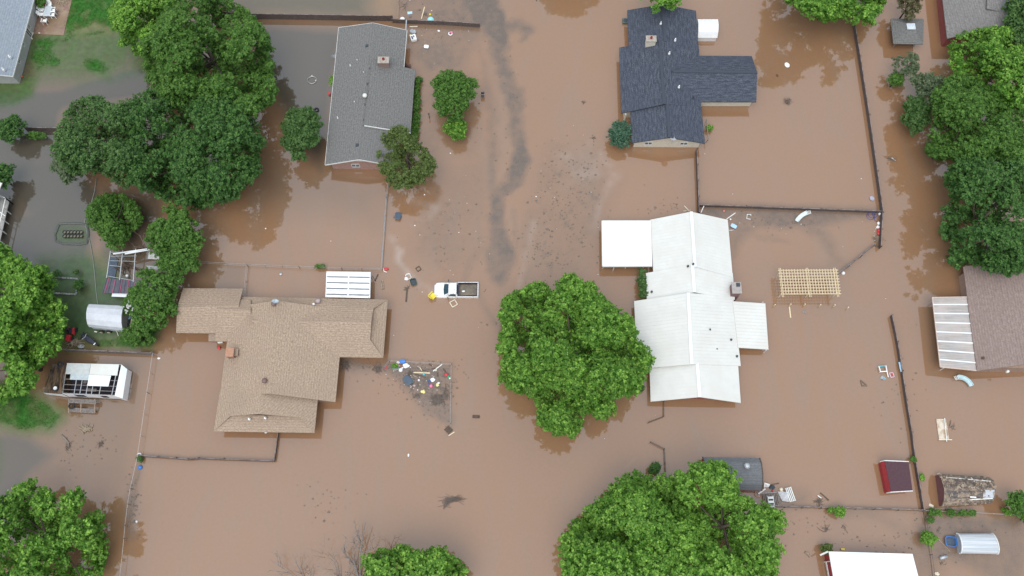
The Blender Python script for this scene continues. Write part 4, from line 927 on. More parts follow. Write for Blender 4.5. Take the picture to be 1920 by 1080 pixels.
tree(28,545,74,88,6.0,'large bright green tree at left edge, upper of the pair','bright',ls=.22,lobes=.3,rc=1.0,outline=[(-50,445),(0,452),(27,478),(47,498),(87,508),(103,540),(97,575),(122,590),(60,620),(-50,620)])
tree(52,655,74,88,5.0,'large bright green tree at left edge, lower of the pair','bright',ls=.22,lobes=.35,rc=1.0,outline=[(-50,590),(60,590),(122,585),(118,640),(103,662),(62,692),(72,722),(32,738),(0,757),(-50,762)])
tree(88,1010,118,102,5.0,'loose bright green tree in the bottom left corner','bright',ls=.2,lobes=.35,rc=.9,layers=2.4,outline=[(-40,950),(18,918),(58,898),(92,923),(107,950),(150,912),(158,940),(135,965),(160,975),(192,968),(193,1000),(204,1050),(185,1110),(-40,1110)])
tree(784,1090,100,62,5.0,'bright green treetop cut by the bottom edge','bright',ls=.22,lobes=.45,rc=.8,outline=[(686,1052),(708,1036),(745,1029),(780,1035),(800,1045),(820,1023),(850,1050),(872,1065),(882,1110),(688,1110)])
tree(1076,667,140,146,5.4,'great round oak with bright clustered leaves in picture centre','bright',ls=.19,dens=190,lobes=.24,rc=.85,layers=2.8,outline=[(946,560),(975,540),(1010,530),(1030,545),(1045,520),(1075,516),(1085,533),(1100,523),(1117,545),(1132,563),(1152,578),(1177,590),(1190,605),(1192,635),(1212,650),(1223,678),(1208,702),(1193,737),(1162,740),(1147,754),(1152,772),(1132,787),(1105,773),(1092,767),(1087,792),(1072,820),(1045,815),(1010,802),(1008,785),(1018,770),(1000,747),(988,742),(963,734),(937,717),(943,685),(936,655),(940,630),(948,610),(936,600)])
tree(1195,1000,142,118,6.0,'wide green tree at the bottom, darker left of the pair','bright',ls=.2,dens=180,lobes=.2,rc=1.25,outline=[(1055,1015),(1083,970),(1108,948),(1148,923),(1163,893),(1190,887),(1225,898),(1262,888),(1282,960),(1292,1110),(1055,1110)])
tree(1355,985,118,124,6.5,'wide lime green tree at bottom, lighter right of the pair','lime',ls=.2,dens=180,lobes=.2,rc=1.1,outline=[(1250,888),(1290,883),(1310,868),(1340,862),(1362,880),(1368,905),(1390,930),(1412,945),(1440,955),(1467,962),(1474,1000),(1452,1012),(1462,1040),(1442,1062),(1457,1110),(1270,1110),(1262,950)])
tree(1568,-28,98,66,5.5,'leafy green tree over the fence end at the top edge','bright',ls=.22,lobes=.4,rc=.9,outline=[(1472,-20),(1478,5),(1508,22),(1540,37),(1580,32),(1600,43),(1620,32),(1637,47),(1652,22),(1667,-10),(1660,-90),(1470,-90)])
tree(1240,-10,44,34,5.5,'bright treetop hanging over north end of slate roof','lime',ls=.22,lobes=.4,rc=.7)
tree(1078,-125,66,62,5.5,'green tree just beyond top edge reflected in the floodwater','mid',ls=.24,rc=1.0)
tree(1704,8,22,34,3.2,'brownish columnar tree behind the gazebo','brown',ls=.15,dens=300,rc=.5,rz=2.5)
tree(1862,125,84,74,5.5,'yellow green tree in the right hand grove','bright',ls=.2,lobes=.3,rc=.9,outline=[(1778,90),(1808,58),(1860,52),(1935,58),(1935,200),(1880,192),(1850,142),(1800,152),(1783,120)])
tree(1822,225,84,72,5.0,'mid green tree in the middle of right hand grove','mid',ls=.18,lobes=.3,rc=.85,outline=[(1748,180),(1790,138),(1850,148),(1887,195),(1890,300),(1830,292),(1790,300),(1742,292),(1738,260),(1753,230)])
tree(1890,255,60,80,5.5,'mid green tree at right edge in the grove','mid',ls=.18,lobes=.3,rc=.85,outline=[(1860,190),(1935,190),(1935,330),(1865,310)])
tree(1862,400,98,118,6.0,'glossy dark green tree over the rosy brown roof','deep',ls=.2,lobes=.2,rc=1.0,outline=[(1773,330),(1800,298),(1830,288),(1940,305),(1940,502),(1880,517),(1850,503),(1815,487),(1790,502),(1777,480),(1787,460),(1762,440),(1768,400),(1783,370)])
tree(1912,40,30,50,5.5,'dark green tree beside red brick house at right edge','dark',ls=.22,rc=.8)
tree(1716,215,28,38,2.6,'small dark rounded tree at the left of grove','dark',ls=.16,dens=260,rc=.6)
tree(1760,284,26,20,1.8,'low bright shrub under the grove edge','mid',ls=.14,dens=300,rc=.5,name='shrub',cat='shrub')
tree(1738,165,34,30,3.0,'feathery grey green tree at the grove corner','grey',ls=.15,dens=220,rc=.5,lobes=.6)
tree(1700,128,30,30,2.2,'wispy pale tree leaning toward the gazebo','grey',ls=.14,dens=160,rc=.4,lobes=.8,layers=1.3)
tree(1678,150,16,16,1.6,'small lime sprig tree left of feathery grey tree','mid',ls=.13,dens=200,rc=.35)
tree(763,297,52,57,3.6,'round olive tree at corner of grey shingled ranch house','olive',ls=.13,dens=360,rc=.7,lobes=.25,layers=2.0,outline=[(712,260),(735,240),(755,236),(778,262),(800,280),(818,310),(810,330),(785,345),(755,355),(725,345),(712,320),(708,285)])
tree(850,180,43,49,3.0,'rounded light green tree standing in the silt east of hedge','mid',ls=.15,dens=320,rc=.65,lobes=.35)
tree(855,242,24,23,1.6,'small bright green shrub touching rounded light green tree','bright',ls=.13,dens=320,rc=.4,name='shrub',cat='shrub')
tree(1162,252,25,27,1.6,'blue green shrub against west wall of slate house','blue',ls=.14,dens=300,rc=.4,name='shrub',cat='shrub',jit=.8)
tree(1228,879,13,13,1.0,'tiny dark green shrub beside bent rail fence','deep',ls=.12,dens=300,rc=.3,name='shrub',cat='shrub')
tree(1202,728,6,6,.5,'tiny dark shrub at water line under the oak edge','deep',ls=.1,dens=300,rc=.2,name='shrub',cat='shrub',trunk=False)
tree(1204,533,10,32,1.2,'narrow dark green shrub between white carport and house','dark',ls=.12,dens=300,rc=.35,name='shrub',cat='shrub')
tree(1741,1010,17,15,1.0,'round bright shrub on silt beside thin fence','lime',ls=.12,dens=300,rc=.3,name='shrub',cat='shrub')
tree(1574,959,13,11,.9,'bright weed bush growing through brown fence','lime',ls=.12,dens=280,rc=.3,name='shrub',cat='shrub')
tree(1557,956,6,5,.6,'tiny weed tuft left of bright weed bush','lime',ls=.1,dens=280,rc=.2,name='shrub',cat='shrub',trunk=False)
tree(1550,1028,14,11,1.0,'olive shrub at the corner of the barn roof','olive',ls=.12,dens=300,rc=.3,name='shrub',cat='shrub')
tree(1887,960,11,8,.6,'low lime shrub right of the weeds','lime',ls=.12,dens=280,rc=.3,name='shrub',cat='shrub')
tree(1908,944,24,26,2.2,'dark green bush at right edge above arched shed','mid',ls=.14,dens=260,rc=.5,name='shrub',cat='shrub')
tree(1925,972,14,18,1.4,'yellow green shrub at right edge','lime',ls=.13,dens=260,rc=.4,name='shrub',cat='shrub')
for k, (x, y, r) in enumerate(((1752,961,16),(1782,962,15),(1803,962,10),(1822,963,12),(1744,975,9))):
    tree(x, y, r, r*.62, .5, ['leafy weed clump nearest the fence corner','leafy weed clump second from fence corner','sparse weed clump in middle of the row','leafy weed clump last in the row','small weed clump below fence corner'][k], 'mid', ls=.11, dens=220, rc=.28, name='weed_clump', cat='weeds', group='weeds along the pale wire fence', trunk=False, layers=1.5)
tree(1330,240,7,6,.5,'small green weed beside slate house east wall','lime',ls=.1,dens=220,rc=.2,name='weed_clump',cat='weeds',trunk=False)
tree(1712,862,7,6,.6,'small weed right of the red shed fence','mid',ls=.1,dens=220,rc=.2,name='weed_clump',cat='weeds',trunk=False)
tree(1728,895,4,9,.5,'lime weed on fence beside the wrecked shed','lime',ls=.1,dens=220,rc=.2,name='weed_clump',cat='weeds',trunk=False)
tree(22,243,30,27,2.0,'round dark bush at left end of short board fence','deep',ls=.14,dens=280,rc=.5,name='shrub',cat='shrub')
tree(70,255,22,8,.7,'low weeds below short board fence','mid',ls=.12,dens=240,rc=.3,name='weed_clump',cat='weeds',trunk=False)
tree(2,330,25,28,2.4,'dark green tree at left edge above white porch','deep',ls=.15,dens=260,rc=.6)
tree(78,4,12,12,1.0,'dark green shrub at the patio corner of blue grey house','mid',ls=.12,dens=280,rc=.3,name='shrub',cat='shrub')
tree(622,153,4,12,1.2,'small bright shrub peeking past west eave of grey house','lime',ls=.1,dens=300,rc=.25,name='shrub',cat='shrub')
tree(658,592+60,7,9,.8,'small dark shrub under east eave of tan house','dark',ls=.1,dens=200,rc=.25,name='shrub',cat='shrub')
tree(600,500,14,3.5,.4,'green weeds on the wire fence left of ribbed carport','mid',ls=.1,dens=200,rc=.2,name='weed_clump',cat='weeds',trunk=False)
wb = tree(245,574,18,20,1.6,'white flowering bush beside the white round trailer','mid',ls=.12,dens=280,rc=.35,name='shrub',cat='shrub')
rs = np.random.RandomState(3); C = np.array([list(P(245+rs.normal()*6, 577+rs.normal()*7, 2.5)) for k in range(40)]); nn = np.tile([0,0,1.], (40,1)); leaf_mesh('blossom', C, nn, np.full(40,.13), np.full((40,3),.75), LEAF, wb, tuple(BASE[wb.name]), asp=.9)
tree(262,860,6,7,.4,'green weeds at the west end of wavy fence','dark',ls=.1,dens=200,rc=.2,name='weed_clump',cat='weeds',trunk=False)
tree(108,513,8,7,.6,'small plant in upper left of garden bed','dark',ls=.1,dens=200,rc=.25,name='garden_plant',cat='plant',trunk=False)
tree(144,511,7,6,.6,'small plant in upper right of garden bed','dark',ls=.1,dens=200,rc=.25,name='garden_plant',cat='plant',trunk=False)
tree(149,535,12,12,.8,'leafy plant at right corner of brick edged bed','deep',ls=.11,dens=220,rc=.3,name='garden_plant',cat='plant')
# clipped hedge of two lengths
for (x0, y0, x1, y1, w, lab) in ((783,140,778,207,6.5,'long clipped green hedge along east wall, upper length'),(779.5,209,775,263,6.5,'short clipped green hedge along east wall, lower length')):
    a, b_ = P(x0, y0, 1.0), P(x1, y1, 1.0); t = thing('hedge', lab, 'hedge', (a.x, a.y, -.8), 'hedges along grey ranch house'); n = 46
    ts = np.random.rand(n); C = np.array([list(a.lerp(b_, u)) for u in ts]); C[:, 0] += np.random.uniform(-.35, .3, n); C[:, 2] = np.random.uniform(.2, .95, n)
    p, nn, S, col = clump_leaves(C, np.full(n, .42), 420, .1, *PAL['mid'], flat=.9, jit=.6, seed=5, tipk=.6); leaf_mesh('foliage', p, nn, S, col, LEAF, t, (a.x, a.y, -.8))
# dead trees
def dead(px, py, tips, label, r=.12, h0=.0, h1=3.0, mat=dead_bark, seed=1):
    rnd = random.Random(seed); base = P(px, py, 0); t = thing('dead_tree', label, 'tree', (base.x, base.y, -.5)); mb = MB()
    def br(a, b_, r_, lv):
        m_ = a.lerp(b_, .5)+Vector((rnd.uniform(-.12,.12), rnd.uniform(-.12,.12), 0))*(b_-a).length
        mb.tube([a, m_, b_], [r_, r_*.75, r_*.35], 5)
        if lv > 0:
            for k in range(5 if lv > 1 else 4):
                u = rnd.uniform(.2, .95); s_ = a.lerp(b_, u); d = (b_-a); ang = rnd.choice([-1, 1])*rnd.uniform(.4, 1.1)
                d = Matrix.Rotation(ang, 3, 'Z')@d*rnd.uniform(.25, .5); d.z += rnd.uniform(-.2, .3); br(s_, s_+d, r_*.42, lv-1)
    for tx, ty, hh in tips: br(Vector((base.x, base.y, h0)), P(tx, ty, hh), r, 2)
    mb.build('branches', mat, t, smooth=True); return t
dead(676,1095,[(662,1010,2.5),(685,980,2.8),(640,1030,2.2)],'bare grey dead tree rising from the bottom edge', seed=3)
dead(640,1095,[(622,1035,2.2),(600,1030,2.0),(660,1060,1.5)],'thin bare grey limbs left of dead tree',.05, seed=5)
dead(575,1095,[(548,1040,2.0),(507,1050,1.8),(580,1062,1.6)],'sparse bare twigs farthest left along the bottom edge',.06, seed=8)
dead(722,1050,[(742,1003,1.6)],'rusty bare twig above the bottom treetop',.05, mat=M('rusty_twig', (.24,.11,.06), .9), seed=9)
dead(275,470,[(262,440,1.5),(285,430,1.6),(300,450,1.2),(250,462,1.2)],'tangle of bare pinkish branches beside collapsed shed',.05, mat=M('pink_twig', (.30,.21,.18), .9), seed=11)
dead(305,500,[(318,470,1.8),(330,520,1.6),(290,515,1.4),(310,540,1.4)],'tangle of grey bare brush right of collapsed shed',.05, mat=dead_bark, seed=12)
# ---------------- small things ----------------
def single(mb, name, label, cat, mat, group=None, smooth=False):
    o = mb.build(name, mat, None, smooth); return tag(o, label, cat, group)
def wang(x0, y0, x1, y1):
    a, b = P(x0, y0), P(x1, y1); return math.atan2(b.y-a.y, b.x-a.x)
def plank(x0, y0, x1, y1, label, w=.16, th=.05, z=.03, mat=wood_pale, name='plank', cat='plank', z1=None, group=None):
    a, b = P(x0, y0, z), P(x1, y1, z if z1 is None else z1); mb = MB(); d = (b-a).normalized(); s = Vector((-d.y, d.x, 0))*w*.5
    n = 5; top, bot = [], []
    vs = []
    for k in range(n+1):
        q = a.lerp(b, k/n); j = s*(1+random.uniform(-.07,.07)); e = Vector((0,0,th/2))
        vs += [q-j-e, q+j-e, q+j+e, q-j+e]
    fs = [(0,1,2,3), tuple(4*n+i for i in (3,2,1,0))]
    for k in range(n):
        for i in range(4): fs.append((4*k+i, 4*k+4+i, 4*k+4+(i+1) % 4, 4*k+(i+1) % 4))
    mb.mesh(vs, fs); return single(mb, name, label, cat, mat, group)
def tub(px, py, w, l, hh, ang, label, mat, z=-.1, name='tub', cat='tub', lid=None, inside=None, group=None):
    c = P(px, py, 0); t = thing(name, label, cat, (c.x, c.y, z), group); R_ = Matrix.Rotation(ang, 3, 'Z'); mb = MB()
    def rr(w_, l_, z_): 
        b = .18*min(w_, l_); return [c+R_@Vector(p)+Vector((0,0,z_)) for p in [(-w_/2+b,-l_/2,0),(w_/2-b,-l_/2,0),(w_/2,-l_/2+b,0),(w_/2,l_/2-b,0),(w_/2-b,l_/2,0),(-w_/2+b,l_/2,0),(-w_/2,l_/2-b,0),(-w_/2,-l_/2+b,0)]]
    rings = [rr(w*.82, l*.82, z), rr(w*.96, l*.96, z+hh-.03), rr(w*1.04, l*1.04, z+hh-.03), rr(w*1.04, l*1.04, z+hh), rr(w*.92, l*.92, z+hh), rr(w*.80, l*.80, z+.05)]
    vs = sum(rings, []); fs = [tuple(range(8))[::-1]]
    for k in range(5):
        for i in range(8): fs.append((8*k+i, 8*k+(i+1) % 8, 8*k+8+(i+1) % 8, 8*k+8+i))
    fs.append(tuple(range(40, 48))); mb.mesh(vs, fs); mb.build('shell', mat, t)
    if lid:
        m2 = MB(); a = rr(w*1.06, l*1.06, z+hh+.005); b = rr(w*1.06, l*1.06, z+hh+.04); e = rr(w*.86, l*.86, z+hh+.06); vs = a+b+e; fs = [tuple(range(8))[::-1]]
        for k in range(2):
            for i in range(8): fs.append((8*k+i, 8*k+(i+1) % 8, 8*k+8+(i+1) % 8, 8*k+8+i))
        fs.append(tuple(range(16, 24))); m2.mesh(vs, fs); m2.build('lid', lid, t)
    if inside:
        m2 = MB(); m2.poly(rr(w*.86, l*.86, z+hh*.6)); m2.build('contents', inside, t)
    return t
def ball(px, py, r, label, mat, name='ball', cat='ball', z=None, sc=(1,1,1), group=None):
    c = P(px, py, 0); mb = MB(); mb.ball((c.x, c.y, (r*.35*sc[2]) if z is None else z), r, sc, 14); return single(mb, name, label, cat, mat, group, True)
def crumple(px, py, r, label, mat, name='plastic_bag', cat='bag', n=3, flat=.5, seed=1, group=None):
    rnd = random.Random(seed); c = P(px, py, 0); mb = MB(); vs = []; fs = []
    for u in range(7):
        for v in range(10):
            a = math.pi*u/6; b = 2*math.pi*v/10; rr_ = r*(.75+.5*rnd.random()); vs.append(c+Vector((rr_*math.sin(a)*math.cos(b), rr_*math.sin(a)*math.sin(b)*.8, rr_*math.cos(a)*flat+r*.2)))
    for u in range(6):
        for v in range(10): fs.append((u*10+v, u*10+(v+1) % 10, u*10+10+(v+1) % 10, u*10+10+v))
    mb.mesh(vs, fs); return single(mb, name, label, cat, mat, group)
def tire(px, py, r, label, z=.1, group=None, rim=None):
    c = P(px, py, z); prof = [(r*.58, -.09), (r*.75, -.11), (r*.95, -.1), (r, -.05), (r, .05), (r*.95, .1), (r*.75, .11), (r*.58, .09), (r*.55, 0), (r*.58, -.09)]
    mb = MB(); mb.lathe(c, prof, 20)
    mb.f = [f for f in mb.f if len(f) == 4]; mb.uv = [None]*len(mb.f)
    if not rim: return single(mb, 'tire', label, 'tire', black_rubber, group, True)
    t = thing('tire', label, 'tire', c, group); mb.build('tread', black_rubber, t, True)
    m2 = MB(); m2.lathe(c, [(r*.12, .02), (r*.2, -.02), (r*.5, .0), (r*.62, .1), (r*.58, .11), (r*.45, .03), (r*.12, .05)], 18); m2.build('rim', rim, t, True); return t
def brush(px, py, rx, ry, label, mat=mud_wood, n=26, z=.05, seed=1, name='brush_pile', cat='debris', th=.035, ang=None, leafy=0):
    rnd = random.Random(seed); c = P(px, py, 0); k_ = mpp(px, py); mb = MB()
    for i in range(n):
        a = rnd.uniform(0, math.pi) if ang is None else ang+rnd.gauss(0, .35); l = rnd.uniform(.4, 1.1)*min(rx, ry)*k_ if ang is None else rnd.uniform(.4, 1.)*rx*k_
        o = Vector((rnd.gauss(0, .38)*rx*k_, rnd.gauss(0, .38)*ry*k_, rnd.uniform(-.02, z*2)))
        d = Vector((math.cos(a), math.sin(a), rnd.uniform(-.12, .12)))*l; r = rnd.uniform(.4, 1)*th
        mb.tube([c+o-d, c+o+Vector((rnd.uniform(-.1,.1), rnd.uniform(-.1,.1), .02)), c+o+d], [r, r*.8, r*.4], 4)
    return single(mb, name, label, cat, mat)

# pickup truck, front towards -X
def pickup():
    fr = P(814.5, 544, .3); bk = P(897.5, 543.5, .3); t = thing('pickup_truck', 'white pickup truck sunk to its bed rails in the flooded street', 'pickup truck', ((fr.x+bk.x)/2, fr.y, -1.1))
    Lg = bk.x-fr.x; W = 1.98; x0, yc = fr.x, (fr.y+bk.y)/2
    X = lambda u: x0+u*Lg; Y = lambda v: yc+v*W/2
    body = M('truck_white_paint', (.80,.80,.80), .3, (.34,.28,.25), 6.5, contrast=(.555,.62), detail=8)
    mb = MB(); out = [(X(.0),Y(-.45)),(X(.015),Y(-.75)),(X(.05),Y(-.95)),(X(.12),Y(-1)),(X(.52),Y(-1)),(X(.52),Y(1)),(X(.12),Y(1)),(X(.05),Y(.95)),(X(.015),Y(.75)),(X(.0),Y(.45))]
    mb.prism(out, -.6, .38, .07); mb.build('body', body, t)
    mb = MB(); hood = [(X(.03),Y(-.6)),(X(.10),Y(-.78)),(X(.235),Y(-.8)),(X(.235),Y(.8)),(X(.10),Y(.78)),(X(.03),Y(.6))]; mb.prism(hood, .385, .43, .03); mb.build('hood', body, t)
    # cab: belt to roof
    z0, z1 = .40, .93
    A = [Vector((X(u), Y(v), z0)) for u, v in ((.205,-.90),(.53,-.93),(.53,.93),(.205,.90))]; Bt = [Vector((X(u), Y(v), z1)) for u, v in ((.335,-.70),(.505,-.74),(.505,.74),(.335,.70))]
    mb = MB(); mb.mesh(A+Bt, [(0,1,5,4),(1,2,6,5),(2,3,7,6),(3,0,4,7),(0,3,2,1)]); mb.prism([(v.x, v.y) for v in Bt], z1-.01, z1+.06, .05); cab = mb.build('cab', body, t)
    def pane(i, j, s0, s1, t0, t1, nm='side_window', bow=0.):
        a, b, c_, d = A[i], A[j], Bt[j], Bt[i]; n_ = (b-a).cross(d-a).normalized()*.012; ctr = (a+b+c_+d)/4
        if n_.dot(ctr-Vector((X(.38), yc, .6))) < 0: n_ = -n_
        f = lambda s, u: (a.lerp(b, s)).lerp(d.lerp(c_, s), u)+n_
        mb = MB()
        if bow:
            lo = [f(s, t0-bow*math.sin(math.pi*(s-s0)/(s1-s0))) for s in np.linspace(s0, s1, 9)]; hi = [f(s, t1) for s in np.linspace(s1, s0, 9)]; mb.poly(lo+hi)
        else: mb.poly([f(s0, t0), f(s1, t0), f(s1, t1), f(s0, t1)])
        mb.build(nm, M('truck_glass', (.045,.085,.11), .15, (.03,.06,.08), 1.5, spec=.7), t)
    pane(3, 0, .08, .92, .16, .92, 'windshield', .12); pane(0, 1, .30, .88, .12, .88); pane(2, 3, .12, .70, .12, .88); pane(1, 2, .12, .88, .12, .8, 'rear_window')
    # bed
    bz = .50; rim = M('bed_liner_blue_black', (.025,.022,.05), .6, (.05,.045,.07), 4)
    for s_ in (-1, 1):
        mb = MB(); mb.box((X(.76), Y(.965*s_), .0), (Lg*.47, .075, 2*bz)); mb.build('bed_side', body, t)
        mb = MB(); mb.box((X(.765), Y(.89*s_), .0), (Lg*.46, .06, 2*bz+.01)); mb.build('bed_rail', rim, t)
    mb = MB(); mb.box((X(.985), yc, .0), (.10, W*.985, 2*bz-.01)); mb.build('tailgate', body, t)
    mb = MB(); mb.box((X(.966), yc, .0), (.05, W*.86, 2*bz)); mb.box((X(.55), yc, .0), (.08, W*.86, 2*bz+.02)); mb.build('bed_front', rim, t) if False else None
    for u_, w_ in ((.966, .05), (.548, .10)):
        mb = MB(); mb.box((X(u_), yc, .0), (w_, W*.85, 2*bz+.012)); mb.build('bed_end', rim, t)
    mb = MB(); mb.poly([(X(.57), Y(-.84), .035), (X(.955), Y(-.84), .035), (X(.955), Y(.84), .035), (X(.57), Y(.84), .035)]); mb.build('bed_floor', M('silted_bed', (.19,.155,.11), .5, (.11,.09,.07), 2), t)
    for k in range(3): mb = MB(); mb.beam((X(.60+.02*k), Y(-.62-.08*k), .09), (X(.94), Y(-.5-.12*k), .09), .07, .05); mb.build('bed_lumber', wood_brown if k else wood_old, t)
    mb = MB(); mb.ball((X(.655), Y(-.1), .1), .16, (1.3,.8,.5)); mb.build('bed_debris', white_plastic, t)
    for s_ in (-1, 1):
        mb = MB(); mb.beam((X(.30), Y(1.0*s_), .46), (X(.315), Y(1.18*s_), .5), .05, .05); mb.box((X(.315), Y(1.2*s_), .52), (.1, .22, .2)); mb.build('mirror', dark_plastic, t)
        mb = MB(); mb.box((X(.012), Y(.62*s_), .12), (.08, .3, .18)); mb.build('headlight', glass, t)
    mb = MB(); mb.box((X(.0), yc, -.1), (.12, W*.8, .25)); mb.build('bumper', galv, t)
    for u_ in (.17, .80):
        for s_ in (-1, 1):
            mb = MB(); mb.lathe((X(u_), Y(.86*s_), -.72), [(.18,-.1),(.37,-.12),(.39,0),(.37,.12),(.18,.1)], 16, rot=Matrix.Rotation(math.pi/2, 3, 'X')); mb.build('wheel', black_rubber, t)
pickup()

# plastic garden chair
def chair(px, py, rz, label, mat, z=-.15, s=1.0, group=None):
    c = P(px, py, 0); t = thing('garden_chair', label, 'chair', (c.x, c.y, z), group)
    m = Matrix.Translation((c.x, c.y, z))@Matrix.Rotation(rz, 4, 'Z')@Matrix.Scale(s, 4)
    mb = MB(); mb.prism([(-.24,-.24),(.24,-.26),(.26,.22),(-.26,.22)], .40, .44, .02); mb.xf(m); mb.build('seat', mat, t)
    mb = MB(); mb.mesh([(-.25,.2,.44),(.25,.2,.44),(.22,.36,.88),(.12,.385,.93),(-.12,.385,.93),(-.22,.36,.88),(-.25,.24,.44),(.25,.24,.44),(.22,.40,.88),(.12,.425,.93),(-.12,.425,.93),(-.22,.40,.88)], [(0,1,2,3,4,5),(11,10,9,8,7,6),(0,6,7,1),(1,7,8,2),(2,8,9,3),(3,9,10,4),(4,10,11,5),(5,11,6,0)]); mb.xf(m); mb.build('backrest', mat, t)
    for sx_ in (-1, 1):
        mb = MB(); mb.beam((.29*sx_,-.25,.64), (.28*sx_,.3,.66), .07, .035); mb.beam((.29*sx_,-.24,.62), (.28*sx_,-.24,.4), .05, .05); mb.xf(m); mb.build('armrest', mat, t)
        for sy_ in (-1, 1):
            mb = MB(); mb.beam((.22*sx_,.2*sy_,.4), (.27*sx_,.26*sy_,0), .045, .045); mb.xf(m); mb.build('leg', mat, t)
    return t
chair(812, 556, 2.4, 'yellow plastic chair tipped against bumper of white pickup', yellow_plastic, -.35, 1.35)
# frame, tubs
def frame(px, py, w, l, ang, label, mat, bar=.1, z=.06, name='wooden_square', cat='frame', hb=.08):
    c = P(px, py, z); R_ = Matrix.Rotation(ang, 3, 'Z'); q = [c+R_@Vector((x*w/2, y*l/2, 0)) for x, y in ((-1,-1),(1,-1),(1,1),(-1,1))]
    t = thing(name, label, cat, c-Vector((0,0,z)))
    for i in range(4): mb = MB(); d = (q[(i+1) % 4]-q[i]).normalized()*bar*.5*(1 if i % 2 else -1); mb.beam(q[i]-d*0, q[(i+1) % 4], bar, hb+.003*(i % 2)); mb.build('bar', mat, t)
    return t
frame(850.5, 569, .72, .72, wang(845,566,851,576), 'square pale wooden frame floating below the white pickup', ivory)
tub(746.5, 407, .75, .95, .45, -.15, 'slate blue storage tote floating beside olive tree reflection', slate_plastic, lid=slate_plastic, name='storage_tote', cat='tote')
tub(775.5, 530, .75, .9, .4, .35, 'dark green open tote west of the white pickup', M('dark_green_plastic', (.03,.07,.06), .45), name='storage_tote', cat='tote', inside=dark_plastic)
tub(766, 519, .6, .75, .3, .4, 'torn white foam box near the dark green tote', white_plastic, name='foam_box', cat='box')
crumple(762, 523, .25, 'small white scrap beside torn foam box', white_plastic, 'foam_scrap', 'foam', seed=4)
t = thing('toy', 'red and white toy by the corner of grey railed fence', 'toy', P(724,505)); c = P(724,504.5,.1)
mb = MB(); mb.ball(c, .3, (1.2,.6,.5)); mb.build('shell', red_plastic, t, True); mb = MB(); mb.tube([c+Vector((-.35,.1,0)), c+Vector((-.25,-.3,0)), c+Vector((.1,-.45,0))], .06, 6); mb.build('handle', white_plastic, t)
frame(784.5, 504, .5, .5, .6, 'small dark framed crate north of white foam box', wood_brown, .09, name='crate', cat='crate')
def pallet(px, py, w, l, ang, label, mat, n=4, z=.05, name='pallet', cat='pallet', group=None):
    c = P(px, py, z); R_ = Matrix.Rotation(ang, 3, 'Z'); t = thing(name, label, cat, c-Vector((0,0,z)), group)
    for k in range(n):
        x = -w/2+w*(k+.5)/n; mb = MB(); mb.beam(c+R_@Vector((x,-l/2,.06)), c+R_@Vector((x,l/2,.06)), w/n*.6, .03); mb.build('slat', mat, t)
    for y in (-.42, 0, .42): mb = MB(); mb.beam(c+R_@Vector((-w/2,y*l,0)), c+R_@Vector((w/2,y*l,0)), .08, .08); mb.build('runner', mat, t)
    return t
pallet(717, 534, .42, 1.2, .25, 'narrow pale pallet piece east of ribbed carport', wood_old, 2)
plank(703, 527, 709, 514, 'short dark plank by corner of ribbed carport', .15, mat=wood_brown)
plank(698, 517, 704, 527, 'thin dark stick touching the short dark plank', .06, mat=wood_brown, name='stick', cat='stick')
plank(763.5, 541, 761.5, 566, 'long brown board floating upright below foam box', .22, mat=wood_brown, name='board', cat='board')
brush(762, 540, 9, 5, 'muddy twigs at the head of long brown board', n=12, seed=2)
ball(526.5, 514, .22, 'small grey bucket lid floating north of tan house', galv, 'bucket', 'bucket', sc=(1,1,.6))
mb = MB(); a = P(886,781,.08); b = P(899,781.5,.08); mb.tube([a, b], .17, 10); single(mb, 'log', 'short dark log floating left of oak reflection', 'log', wood_brown, smooth=True)
brush(850, 937, 18, 6, 'floating mat of muddy sticks alone in lower open water', n=40, seed=3, ang=.05); brush(836, 946, 8, 7, 'small clump of sticks under the floating muddy mat', n=18, seed=4)
ball(766, 853.5, .16, 'white bottle drifting in open water below tan house', white_plastic, 'bottle', 'bottle', sc=(.7,1.3,.7))
pallet(841, 806, .75, .8, .8, 'broken fence panel at the foot of debris corner', wood_brown, 4, name='fence_panel', cat='fence panel')
plank(841, 817, 852, 810, 'pale batten beside the broken fence panel', .1)
def slide(px, py, ang, label, mat, s=1.0, flip=1, R=1.2, span=110):
    yo = R-.1; a0 = 90-span/2
    c = P(px, py, 0); t = thing('play_slide', label, 'slide', (c.x, c.y, -.1)); m = Matrix.Translation((c.x, c.y, .12))@Matrix.Rotation(ang, 4, 'Z')@Matrix.Scale(s, 4)
    mb = MB(); n = 12; vs = []; fs = []
    for k in range(n+1):
        a = math.radians(a0+span*k/n); R0, R1 = R-.25, R+.25; ca, sa = math.cos(a)*flip, math.sin(a)
        for r, z in ((R0,.22),(R0+.05,.22),(R0+.06,.05),(R1-.06,.05),(R1-.05,.22),(R1,.22),(R1,.0),(R0,.0)): vs.append((r*ca, r*sa-yo, z+.2*k/n))
    for k in range(n):
        for i in range(8): fs.append((8*k+i, 8*k+(i+1) % 8, 8*k+8+(i+1) % 8, 8*k+8+i))
    mb.mesh(vs, fs); mb.xf(m); mb.build('chute', mat, t)
    a = math.radians(130); 
    for k in range(3):
        a = math.radians(a0+span)+.16*(k+.4)/R; mb = MB(); mb.beam(((R-.25)*math.cos(a)*flip, (R-.25)*math.sin(a)-yo, .3), ((R+.2)*math.cos(a)*flip, (R+.2)*math.sin(a)-yo, .3), .06, .05); mb.xf(m); mb.build('rung', white_plastic, t)
    return t
slide(1502, 408, .65, 'white curved play slide lying on silt below dark fence', M('pale_slide', (.70,.77,.78), .4), 1.05, -1, 2.6, 38)
slide(1808, 714, -.6, 'pale aqua curved play slide under rosy brown roof', M('aqua_slide', (.55,.72,.76), .4), 1.1, 1, 1.3, 80)
